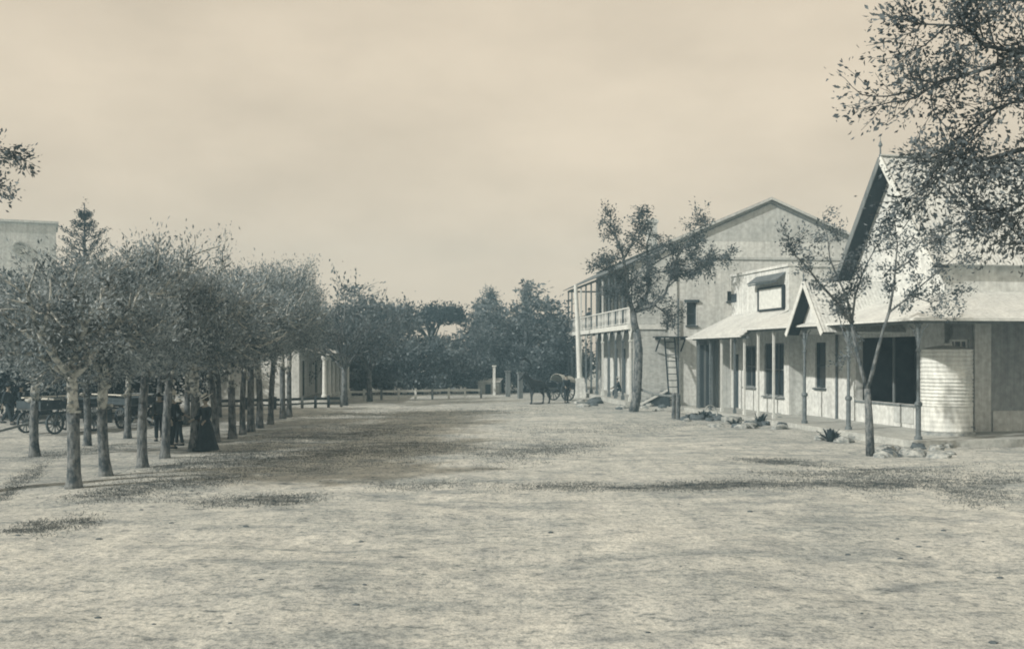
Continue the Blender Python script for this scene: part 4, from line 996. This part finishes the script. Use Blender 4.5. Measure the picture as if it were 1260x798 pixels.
# ------------------------------------------------------------------ wagons
def wheel(parent, c, r, name='wheel', spokes=12, w=.07):
    """wheel in the local x-z... axle along x"""
    rim = MB(); n = 28
    for a_, b_ in ((r, r - .07),):
        for k in range(n):
            a0, a1 = 2 * math.pi * k / n, 2 * math.pi * (k + 1) / n
            P = lambda rad_, a, x: (c[0] + x, c[1] + rad_ * math.cos(a), c[2] + rad_ * math.sin(a))
            rim.quad(P(a_, a0, -w / 2), P(a_, a1, -w / 2), P(a_, a1, w / 2), P(a_, a0, w / 2)); rim.quad(P(b_, a0, w / 2), P(b_, a1, w / 2), P(b_, a1, -w / 2), P(b_, a0, -w / 2))
            rim.quad(P(b_, a0, -w / 2), P(b_, a1, -w / 2), P(a_, a1, -w / 2), P(a_, a0, -w / 2)); rim.quad(P(a_, a0, w / 2), P(a_, a1, w / 2), P(b_, a1, w / 2), P(b_, a0, w / 2))
    o = rim.build(name, 'dark_wood', parent)
    MB().tube([(c[0] - .16, c[1], c[2]), (c[0] + .16, c[1], c[2])], [.085, .085], 10).build('hub', 'dark_wood', o)
    for k in range(spokes):
        a = 2 * math.pi * k / spokes
        MB().bar((c[0], c[1] + .08 * math.cos(a), c[2] + .08 * math.sin(a)), (c[0], c[1] + (r - .06) * math.cos(a), c[2] + (r - .06) * math.sin(a)), .035, .045, up=(1, 0, 0)).build('spoke', 'grey_wood', o)
    return o
def wagon(loc, rz, label):
    """flat farm wagon; length along y, pole towards -y"""
    o = thing('farm_wagon', loc, rz, label, 'wagon', 'wagons under the left trees')
    for k in range(5): MB().box((-.6 + .24 * k, -1.45, .92 + .004 * (k % 2)), (-.37 + .24 * k, 1.45, .97)).build('floor_plank', 'grey_wood', o)
    for sx in (-1, 1):
        for j in range(2): MB().bar((sx * .63, -1.45, 1.03 + .16 * j), (sx * .66, 1.45, 1.03 + .16 * j), .035, .145).build('side_board', 'dark_wood', o)
        MB().bar((sx * .75, -1.1, 1.36), (sx * .75, 1.1, 1.36), .16, .04).build('side_rail', 'straw' if sx < 0 else 'grey_wood', o)
    MB().box((-.62, -1.5, .98), (.62, -1.46, 1.26)).build('front_board', 'dark_wood', o); MB().box((-.62, 1.46, .98), (.62, 1.5, 1.26)).build('tail_board', 'dark_wood', o)
    MB().box((-.7, -.95, 1.30), (.7, -.55, 1.345)).build('seat_plank', 'straw', o)
    MB().box((-.05, -1.3, .72), (.05, 1.3, .80)).box((-.55, -1.0, .80), (.55, -.88, .915)).box((-.55, .9, .80), (.55, 1.02, .915)).build('undercarriage', 'dark_wood', o)
    for y, r in ((-.94, .42), (.96, .52)):
        MB().tube([(-.8, y, r), (.8, y, r)], [.04, .04], 8).build('axle', 'dark_wood', o)
        for sx in (-1, 1): wheel(o, (sx * .74, y, r + .01), r)
    MB().bar((0, -1.05, .5), (0, -3.6, .10), .07, .08).bar((-.35, -1.05, .48), (0, -1.8, .40), .05, .05).bar((.35, -1.05, .48), (0, -1.8, .40), .05, .05).build('draw_pole', 'grey_wood', o)
    return o
w0 = gp(66, 533); wagon((w0.x, w0.y + .6, 0), R(-24), 'open farm wagon with its draw pole resting on the ground left of the nearest trunk')
w1 = gp(121, 529); wagon((w1.x + .3, w1.y + 2.0, 0), R(52), 'farm wagon half hidden behind the second tree trunk')

# ------------------------------------------------------------------ people
def skin_mesh(name, verts, edges, radii, m, parent, root=0, sub=2):
    me = bpy.data.meshes.new(name); me.from_pydata([tuple(v) for v in verts], edges, []); me.update()
    o = link(name, me, parent)
    md = o.modifiers.new('Skin', 'SKIN'); md.use_smooth_shade = True; md.branch_smoothing = .5
    sv = me.skin_vertices[0].data
    for i, r in enumerate(radii): sv[i].radius = r if isinstance(r, (tuple, list)) else (r, r); sv[i].use_root = False
    sv[root].use_root = True
    s2 = o.modifiers.new('Subsurf', 'SUBSURF'); s2.levels = sub; s2.render_levels = sub
    me.materials.append(M[m]); return o
def chain(V, E, Rd, start, pts):
    p = start
    for v, r in pts: V.append(Vector(v)); Rd.append(r); E.append((p, len(V) - 1)); p = len(V) - 1
    return p
def person(loc, rz, label, h=1.75, legs=((.0, .0), (.0, .0)), arms=((0, .12, .05), (0, .12, .05)), lean=0.0, jacket='cloth_dark', trousers='cloth_dark', hat=None, hatm='straw', skirt=False, seated=False, group=None):
    """faces local -y.  legs: (hip forward swing, knee bend) each; arms: (upper swing forward, outward, elbow bend forward)"""
    k = h / 1.75
    root = thing('person', loc, rz, label, 'person', group, scale=k)
    dz = -.47 if seated else 0
    def T(x, y, z): zz = z - .95; return Vector((x, y - math.sin(lean) * max(zz, 0), .95 + dz + (zz * math.cos(lean) if zz > 0 else zz)))
    V = [T(0, 0, .95)]; Rd = [(.13, .10)]; E = []
    ch = chain(V, E, Rd, 0, [(T(0, 0, 1.12), (.125, .095)), (T(0, .0, 1.30), (.155, .11)), (T(0, 0, 1.42), (.12, .09)), (T(0, -.005, 1.50), .058), (T(0, -.02, 1.57), (.075, .082)), (T(0, -.01, 1.655), (.082, .098)), (T(0, 0, 1.72), (.06, .07))])
    chest = 3; head = 6
    V.append(T(0, -.125, 1.625)); Rd.append(.017); E.append((head, len(V) - 1))                      # nose
    for sx in (-1, 1): V.append(T(sx * .095, .01, 1.63)); Rd.append(.018); E.append((head, len(V) - 1))    # ears
    JV = [V[0] + Vector((0, 0, -.06)), V[1], V[2], V[3], V[3] + (V[4] - V[3]) * .35]; JR = [(.16, .125), (.15, .12), (.18, .135), (.14, .11), .075]; JE = [(0, 1), (1, 2), (2, 3), (3, 4)]
    PV = [V[0] + Vector((0, 0, .03))]; PR = [(.15, .12)]; PE = []
    feet = []
    for sx, (sw, kn), (au, ao, ae) in zip((-1, 1), legs, arms):
        hip = V[0] + Vector((sx * .09, 0, -.05))
        if seated: sw, kn = 1.45, 1.45
        knee = hip + Vector((sx * .015, -math.sin(sw) * .43, -math.cos(sw) * .43))
        ank = knee + Vector((0, -math.sin(sw - kn) * .41, -math.cos(sw - kn) * .41))
        toe = ank + Vector((sx * .02, -.17, -.045))
        chain(V, E, Rd, 0, [(hip, .088), (knee, .058), (ank, .042), (toe, .038)])
        chain(PV, PE, PR, 0, [(hip, .108), (hip.lerp(knee, .6), .09), (knee, .08), (ank + Vector((0, 0, .02)), .07)])
        feet.append((ank, toe))
        sh = V[chest] + Vector((sx * .185, 0, -.02))
        el = sh + Vector((sx * math.sin(ao) * .29, -math.sin(au) * .29, -math.cos(au) * math.cos(ao) * .29))
        wr = el + Vector((sx * .01, -math.sin(au + ae) * .25, -math.cos(au + ae) * .25))
        fd = (wr - el).normalized(); pm = wr + fd * .07
        e = chain(V, E, Rd, chest, [(sh, .062), (el, .046), (wr, .030), (pm, (.036, .02))])
        side = Vector((0, 1, 0)).cross(fd); side = side.normalized() if side.length > .1 else Vector((1, 0, 0)); fw = fd.cross(side).normalized()
        for q, ln in ((-.030, .072), (-.010, .085), (.010, .08), (.030, .062)):
            chain(V, E, Rd, e, [(pm + fw * q + fd * .03, .0095), (pm + fw * q + fd * (.03 + ln * .5) + side * -sx * .01, .009), (pm + fw * q + fd * (.03 + ln) * .95 + side * -sx * .03, .008)])
        chain(V, E, Rd, e - 1, [(wr + fd * .035 - fw * .035, .012), (wr + fd * .075 - fw * .055, .0095)])
        chain(JV, JE, JR, 3, [(sh + Vector((0, 0, .012)), .085), (el, .068), (wr - fd * .03, .052)])
    b = skin_mesh('body', V, E, Rd, 'skin', root)
    skin_mesh('jacket', JV, JE, JR, jacket, root)
    if not skirt: skin_mesh('trousers', PV, PE, PR, trousers, root)
    for ank, toe in feet:
        MB().tube([ank + Vector((0, .06, -.04)), ank + Vector((0, 0, -.03)), toe + Vector((0, .03, .0)), toe + Vector((0, -.05, -.005))], [.045, .062, .048, .022], 8).build('shoe', 'leather', root, True)
    hd = V[head]
    for sx in (-1, 1): MB().lathe([(.001, -.011), (.011, 0), (.001, .011)], tuple(hd + Vector((sx * .034, -.088, .0))), 8).build('eye', 'hair', root)
    MB().bar(hd + Vector((-.028, -.092, -.075)), hd + Vector((.028, -.092, -.075)), .012, .01).build('mouth', 'cloth_mid', root)
    hr = MB().lathe([(.10, -.03), (.105, .03), (.095, .075), (.06, .11), (.005, .122)], tuple(hd + Vector((0, .02, 0))), 14); hr.build('hair', 'hair', root, True)
    if hat == 'helmet':
        MB().lathe([(.165, .035), (.17, .045), (.125, .075), (.118, .13), (.09, .19), (.04, .215), (.012, .22), (.012, .24)], tuple(hd + Vector((0, .015, 0))), 18, 1.0, 1.12).build('helmet', hatm, root, True)
    elif hat == 'brim':
        MB().lathe([(.19, .05), (.192, .06), (.105, .07), (.10, .15), (.085, .175), (.01, .17)], tuple(hd + Vector((0, .01, 0))), 20).build('hat', hatm, root, True)
    elif hat == 'wide':
        o = MB().lathe([(.27, 0), (.275, .012), (.12, .03), (.105, .12), (.09, .14), (.01, .145)], (0, 0, 0), 24).build('hat', hatm, root, True); o.location = hd + Vector((0, .015, .07)); o.rotation_euler = (R(24), R(-22), 0)
        MB().lathe([(.128, .03), (.116, .075)], (0, 0, 0), 20).build('hat_band', 'cloth_dark', o)
    elif hat == 'cap':
        MB().lathe([(.11, .03), (.125, .07), (.12, .11), (.01, .13)], tuple(hd + Vector((0, .01, 0))), 16).build('cap', hatm, root, True)
    if skirt:
        sk = MB(); pr = [(.135, 1.03), (.17, .95), (.21, .8), (.25, .55), (.31, .25), (.37, .03)]; n = 40; i0 = 0
        for r, z in pr:
            for j in range(n):
                a = 2 * math.pi * j / n; rr_ = r * (1 + .07 * math.sin(a * 9 + z) * (1 - z)); sk.v.append((rr_ * math.cos(a) * 1.05, rr_ * math.sin(a) + .06 * (1 - z), z))
        for i in range(len(pr) - 1):
            for j in range(n): sk.f.append((i * n + j, i * n + (j + 1) % n, (i + 1) * n + (j + 1) % n, (i + 1) * n + j)); sk.mi.append(0)
        sk.build('skirt', 'cloth_dark', root, True)
        MB().lathe([(.14, 1.0), (.14, 1.06)], (0, 0, 0), 16).build('belt', 'leather', root)
        MB().lathe([(.075, -.02), (.085, .0), (.07, .03)], tuple(V[4] + Vector((0, 0, -.03))), 14).build('collar', 'cloth_pale', root)
    return root
def onground(x, y, dy=0): p = gp(x, y); p.y += dy; p.z = float(relief(p.x, p.y)) + .012; return tuple(p)
person(onground(212, 550), R(70), 'man in a dark suit and pale rounded helmet behind the slim dark trunk', 1.78, ((.1, .05), (-.1, .1)), ((.1, .1, .3), (.3, .15, .9)), hat='helmet')
person(onground(196, 541), R(-150), 'bareheaded man in dark clothes left of the helmeted man', 1.68, ((.05, 0), (0, .05)), jacket='cloth_mid')
person(onground(220, 546), R(-60), 'smaller person in a pale hat between the two nearest-group trunks', 1.5, ((.12, .1), (-.1, .1)), ((.4, .1, .8), (.2, .1, .4)), jacket='cloth_mid', hat='brim')
person(onground(253, 554.5), R(-35), 'woman in a long dark skirt and tilted broad pale hat', 1.68, arms=((.25, .2, .9), (.15, .2, .8)), hat='wide', skirt=True)
person(onground(10, 522), R(80), 'leading walker in a dark coat at the far left edge', 1.75, ((.35, .1), (-.35, .25)), ((-.3, .1, .2), (.3, .1, .3)), hat='brim', hatm='cloth_dark', group='men walking at the left edge')
person(onground(26, 521.5), R(85), 'following walker in a dark coat just left of the wagon', 1.72, ((-.3, .3), (.3, .05)), ((.3, .1, .3), (-.3, .1, .2)), hat='brim', hatm='cloth_dark', group='men walking at the left edge')
bs = SB(726, .45)
pb_ = wl_(.45, bs, ZF + .012); person(tuple(pb_), R(-70), 'man in a dark coat leaning on the balcony balustrade', 1.72, arms=((.6, .1, .8), (.6, .1, .8)), lean=.12)
ss = SB(762, .9); sp = wl_(.95, ss, .262)
person(tuple(sp), R(-85), 'dark-coated figure sitting on a chair on the stoep below the balcony', 1.72, arms=((.5, .1, .6), (.5, .1, .6)), lean=.3, seated=True, hat='brim', hatm='cloth_pale')
chair = thing('wooden_chair', tuple(wl_(.95, ss, .25)), R(-85) , 'dark wooden chair under the seated figure on the stoep', 'chair')
MB().box((-.21, -.22, .36), (.21, .22, .395)).build('seat', 'dark_wood', chair)
for x, y in ((-.18, -.19), (.18, -.19), (-.18, .19), (.18, .19)): MB().box((x - .02, y - .02, 0), (x + .02, y + .02, .357 if y < 0 else .9)).build('leg', 'dark_wood', chair)
for z in (.55, .7, .84): MB().box((-.158, .18, z), (.158, .2, z + .06)).build('back_slat', 'dark_wood', chair)
person(onground(697, 495.5), R(25), 'man in dark clothes and hat standing beside the cart wheel', 1.75, ((.05, 0), (-.05, .05)), ((.3, .1, .7), (.1, .1, .2)), hat='brim', hatm='cloth_dark')

# ------------------------------------------------------------------ horse and cart
def horse(loc, rz, label, k=1.0):
    """one continuous body; faces local -y"""
    V = [Vector((0, .62, 1.28))]; Rd = [(.26, .27)]; E = []
    # rump -> belly -> chest -> neck -> head
    chain(V, E, Rd, 0, [((0, .25, 1.22), (.25, .27)), ((0, -.15, 1.18), (.26, .29)), ((0, -.5, 1.22), (.24, .29)), ((0, -.78, 1.42), (.14, .21)), ((0, -1.0, 1.66), (.10, .15)), ((0, -1.16, 1.83), (.09, .115)), ((0, -1.34, 1.68), (.085, .095)), ((0, -1.50, 1.50), (.06, .065)), ((0, -1.58, 1.42), (.05, .045))])
    poll = 6; chest = 3; hooves = []
    for sx in (-1, 1):
        chain(V, E, Rd, poll, [((sx * .05, -1.12, 1.95), .028), ((sx * .06, -1.13, 2.02), .01)])
        st = .12 * sx
        chain(V, E, Rd, chest, [((sx * .14, -.52, .98), (.10, .12)), ((sx * .14, -.50 - st * .6, .66), .062), ((sx * .14, -.54 - st, .52), .058), ((sx * .14, -.52 - st, .16), .036), ((sx * .14, -.55 - st, .06), .038)])
        hooves.append((sx * .14, -.57 - st))
        chain(V, E, Rd, 0, [((sx * .15, .60, 1.0), (.13, .17)), ((sx * .15, .48 + st, .80), .10), ((sx * .15, .76 + st, .52), .060), ((sx * .15, .72 + st, .16), .038), ((sx * .15, .69 + st, .06), .038)])
        hooves.append((sx * .15, .67 + st))
    root = thing('horse', loc, rz, label, 'horse', scale=k)
    skin_mesh('body', V, E, [tuple(q * 1.22 for q in (r if isinstance(r, tuple) else (r, r))) for r in Rd], 'horse', root)
    MB().tube([(0, .86, 1.36), (0, 1.0, 1.2), (0, 1.03, .85), (0, .98, .55)], [.05, .075, .085, .02], 8).build('tail', 'hair', root, True)
    for x, y in hooves: MB().lathe([(.075, 0), (.062, .07), (.045, .10)], (x, y, 0), 10, 1.0, 1.15).build('hoof', 'leather', root)
    mn = MB()
    for q in range(7):
        c = Vector((0, -.72, 1.62)).lerp(Vector((0, -1.1, 1.96)), q / 6); mn.tube([c, c + Vector((.06, .05, -.07)), c + Vector((.085, .07, -.22))], [.035, .035, .008], 5)
    mn.build('mane', 'hair', root, True)
    MB().lathe([(.33, -.05), (.335, .05)], (0, 0, 0), 20, .85, 1.0).build('collar', 'leather', root); c = root.children[-1]; c.location = (0, -.62, 1.30); c.rotation_euler = (R(58), 0, 0)
    for sx in (-1, 1): MB().bar((sx * .30, -.6, 1.15), (sx * .30, .75, 1.10), .03, .04).build('trace', 'leather', root)
    return root
hp = gp(662, 496.5)
horse((hp.x, hp.y + .25, float(relief(hp.x, hp.y)) + .01), R(-48), 'dark harnessed horse standing under the trees by the cart')
cp_ = gp(684, 493.5)
cart = thing('two_wheeled_cart', (cp_.x + .35, cp_.y + .9, 0), R(-52), 'two-wheeled cart with a pale tilted hood behind the horse', 'cart')
for sx in (-1, 1): wheel(cart, (sx * .72, 0, .61), .6)
MB().tube([(-.8, 0, .6), (.8, 0, .6)], [.035, .035], 8).build('axle', 'dark_wood', cart)
MB().box((-.58, -.75, .78), (.58, .75, .84)).box((-.6, -.75, .84), (-.56, .75, 1.2)).box((.56, -.75, .84), (.6, .75, 1.2)).box((-.555, .71, .84), (.555, .75, 1.2)).build('cart_body', 'dark_wood', cart)
MB().box((-.55, .1, 1.12), (.55, .45, 1.18)).build('seat', 'grey_wood', cart)
for sx in (-1, 1): MB().bar((sx * .38, -.7, .8), (sx * .36, -2.6, 1.05), .05, .06).build('shaft', 'grey_wood', cart)
hood = MB(); nn_ = 9
arc = [(-.62 * math.cos(math.pi * q / (nn_ - 1)), 1.25 + .42 * math.sin(math.pi * q / (nn_ - 1))) for q in range(nn_)]
for q in range(nn_ - 1):
    (xa, za), (xb, zb) = arc[q], arc[q + 1]; hood.slab([(xa, -.35, za + .1), (xb, -.35, zb + .1), (xb, .78, zb - .08), (xa, .78, za - .08)], .02)
hood.build('hood', 'cloth_pale', cart)

# ------------------------------------------------------------------ rocks, plants and litter along the verandah
def rock_mesh(seed, m):
    r = random.Random(seed); b = MB(); n, k = 9, 6
    sq = [r.uniform(.75, 1.25) for _ in range(3)]
    for j in range(k):
        ph = math.pi * (j + .0) / (k - 1)
        for i in range(n):
            th = 2 * math.pi * i / n; q = 1 + r.uniform(-.2, .2)
            x, y, z = math.sin(ph) * math.cos(th), math.sin(ph) * math.sin(th), math.cos(ph)
            f_ = 1 / max(abs(x), abs(y), abs(z), .62) ** .5
            b.v.append((x * q * f_ * sq[0] * .5, y * q * f_ * sq[1] * .5, (z * q * f_ * .32 * sq[2])))
    for j in range(k - 1):
        for i in range(n): b.f.append((j * n + i, (j + 1) * n + i, (j + 1) * n + (i + 1) % n, j * n + (i + 1) % n)); b.mi.append(0)
    me = b.mesh('rock'); me.materials.append(M[m]); return me
rk = [rock_mesh(i, 'stone') for i in range(5)] + [rock_mesh(20 + i, 'stone_dark') for i in range(3)]
rq = random.Random(77)
def rocks(lst, label, group, dark=.25, smin=.18, smax=.5):
    for x, y in lst:
        p = gp(x, y); o = link('rock', rk[5 + rq.randrange(3)] if rq.random() < dark else rk[rq.randrange(5)])
        s = rq.uniform(smin, smax); o.location = (p.x, p.y, s * .07 + float(relief(p.x, p.y))); o.rotation_euler = (rq.uniform(-.2, .2), rq.uniform(-.2, .2), rq.uniform(0, 6.28)); o.scale = (s * 1.25, s, s)
        tag(o, label.format('dark' if o.data in rk[5:] else 'pale'), 'rock', group)
rocks([(1083 + rq.uniform(0, 86), 549 + rq.uniform(0, 13)) for _ in range(26)], 'rough {} stone in the heap at the foot of the corner column', 'stones heaped round the corner column', .3, .2, .55)
rocks([(1000 + rq.uniform(0, 62), 533 + rq.uniform(0, 9)) for _ in range(16)], '{} stone in the line beside the spiky plant', 'stones beside the spiky plant', .15, .2, .55)
rocks([(880 + rq.uniform(0, 85), 513 + rq.uniform(0, 15) * (1)) for _ in range(30)], '{} stone in the rubble bank along the shop verandah', 'rubble along the shop verandah', .6, .25, .6)
rocks([(838 + rq.uniform(0, 42), 509 + rq.uniform(0, 9)) for _ in range(12)], '{} stone lying between the hitching posts and the shop', 'stones by the hitching posts', .55, .25, .6)
rocks([(712 + rq.uniform(0, 28), 494 + rq.uniform(0, 6)) for _ in range(9)], '{} stone lying at the foot of the white pole', 'stones by the white pole', .8, .35, .75)
rocks([(745 + rq.uniform(0, 75), 499 + rq.uniform(0, 6)) for _ in range(9)], 'loose {} stone along the balcony stoep beside the tree', 'stones along the balcony stoep', .4, .25, .5)
def spiky(x, y, n, h, label, name='agave_plant', seed=1):
    p = gp(x, y); r = random.Random(seed); o = thing(name, (p.x, p.y, float(relief(p.x, p.y))), 0, label, 'plant')
    for k in range(n):
        a = 2 * math.pi * k / n + r.uniform(-.3, .3); el = r.uniform(.45, 1.35); L_ = h * r.uniform(.7, 1.1); d = Vector((math.cos(a) * math.cos(el), math.sin(a) * math.cos(el), math.sin(el))); sd_ = Vector((-math.sin(a), math.cos(a), 0))
        b = MB(); c0 = Vector((math.cos(a) * .05, math.sin(a) * .05, 0)); pts = [c0, c0 + d * L_ * .4, c0 + d * L_ * .75 - Vector((0, 0, L_ * .05)), c0 + d * L_ - Vector((0, 0, L_ * .16))]; w = [.05, .07, .045, .004]
        for i in range(3):
            lft = [pts[i] + sd_ * w[i], pts[i + 1] + sd_ * w[i + 1]]; rgt = [pts[i] - sd_ * w[i], pts[i + 1] - sd_ * w[i + 1]]; dn_ = Vector((0, 0, -.025))
            b.quad(lft[0], pts[i] + dn_, pts[i + 1] + dn_, lft[1]); b.quad(pts[i] + dn_, rgt[0], rgt[1], pts[i + 1] + dn_)
        b.build('leaf', 'leaf_dense', o)
spiky(1022, 541, 26, .62, 'dark spiky plant among the stones by the verandah tree', seed=3)
spiky(935, 521, 14, .65, 'tall thin plant before the shop window', 'garden_plant', 5)
spiky(866, 515, 20, .6, 'dark bushy plant beside the hitching posts', 'garden_plant', 7)
spiky(905, 524, 18, .45, 'low dark plant in the rubble before the shop', 'garden_plant', 9)
pw = gp(875, 515); wo_ = thing('iron_hoop', (pw.x, pw.y, 0), R(20), 'pale iron hoop leaning in the rubble beside the hitching posts', 'hoop')
hb = MB(); hb.tube([(.3 * math.cos(2 * math.pi * k / 20), .12 * math.sin(2 * math.pi * k / 20) , .32 + .3 * math.sin(2 * math.pi * k / 20)) for k in range(21)], [.035] * 21, 6, False); hb.build('hoop_ring', 'stone', wo_)

# ------------------------------------------------------------------ dry grass, clods and leaf litter on the street
gr = random.Random(9); rs_ = np.random.RandomState(9)
patches = [((0, 658), (120, 640), 9, 420), ((90, 612), (300, 588), 10, 1300), ((235, 618), (395, 610), 7, 700), ((180, 578), (320, 556), 8, 800), ((250, 572), (560, 545), 13, 3000), ((300, 545), (560, 520), 10, 2300),
           ((590, 560), (760, 545), 9, 900), ((620, 598), (780, 600), 5, 420), ((760, 600), (1010, 594), 5, 1500), ((990, 590), (1190, 592), 10, 1500), ((900, 566), (1030, 569), 4, 600), ((930, 582), (1170, 578), 5, 700), ((1150, 600), (1260, 590), 20, 900),
           ((470, 560), (720, 552), 12, 700), ((620, 530), (900, 522), 7, 700), ((430, 600), (620, 592), 8, 260), ((360, 515), (600, 503), 6, 1500), ((560, 508), (760, 500), 5, 700), ((0, 610), (60, 570), 8, 350), ((20, 565), (160, 548), 5, 450)]
C_, A_ = [], []
for (x0, y0), (x1, y1), sp_, n in patches:
    cl = [(gr.betavariate(1.6, 1.6), gr.gauss(0, 1)) for _ in range(max(12, n // 14))]
    for _ in range(n * 5):
        q, e = gr.choice(cl); e *= gr.uniform(.6, 1.6); q += gr.gauss(0, .09); x = x0 + (x1 - x0) * q; y = y0 + (y1 - y0) * q + e * sp_ * .5 + gr.gauss(0, 1.6)
        if y < 492: continue
        p = gp(x + gr.gauss(0, 4), y); C_.append((p.x, p.y, float(0)))
        a = gr.uniform(0, 6.28); A_.append((math.cos(a) * 1.2, math.sin(a) * 1.2, 1.0))
C_ = np.array(C_); C_[:, 2] = relief(C_[:, 0], C_[:, 1]) + .018
M['grass'] = leafmat('short dry grass', (.19, .19, .175), (.055, .068, .072), 3.0)
tag(link('dry_grass', leaves_mesh('dry_grass', C_, A_, .055, .2, rs_, 'grass')), 'short dry grass in thin patches on the earth street', 'grass', kind='stuff')
cb = MB()
for k in range(150):
    x = gr.uniform(0, 1260); y = 500 + 290 * gr.random() ** 1.1; p = gp(x, y); z = float(relief(p.x, p.y)); s = .009 + .03 * gr.random() ** 2.5; s *= (1.8 if gr.random() < .05 else 1)
    n = 6; i0 = len(cb.v); a0 = gr.uniform(0, 6)
    for j, (rr_, zz) in enumerate(((1.0, 0), (.9, .5), (.4, .8))):
        for i in range(n): a = a0 + 2 * math.pi * i / n; q = gr.uniform(.75, 1.2); cb.v.append((p.x + s * rr_ * q * math.cos(a) * 1.5, p.y + s * rr_ * q * math.sin(a), z - .005 + s * zz))
    for j in range(2):
        for i in range(n): cb.f.append((i0 + j * n + i, i0 + j * n + (i + 1) % n, i0 + (j + 1) * n + (i + 1) % n, i0 + (j + 1) * n + i)); cb.mi.append(0)
    cb.f.append(tuple(i0 + 2 * n + i for i in range(n))); cb.mi.append(0)
tag(cb.build('clods', 'stone_dark'), 'dark clods and pebbles scattered over the earth street', 'clods', kind='stuff')

# ------------------------------------------------------------------ air
hz = bpy.data.materials.new('dusty air'); hz.use_nodes = True; ht_ = hz.node_tree; ht_.nodes.clear()
ho = ht_.nodes.new('ShaderNodeOutputMaterial'); pv = ht_.nodes.new('ShaderNodeVolumePrincipled')
pv.inputs['Color'].default_value = (.46, .76, .95, 1); pv.inputs['Density'].default_value = .0022; pv.inputs['Anisotropy'].default_value = 0.0
ht_.links.new(pv.outputs[0], ho.inputs['Volume'])
MBh = MB().box((-950, -70, -1.3), (950, 150, 18)); 
hb_ = MB().box((-120, -40, -1.3), (120, 140, 17)).build('haze', hz)
tag(hb_, 'thin dusty air over the street', 'haze', kind='stuff')
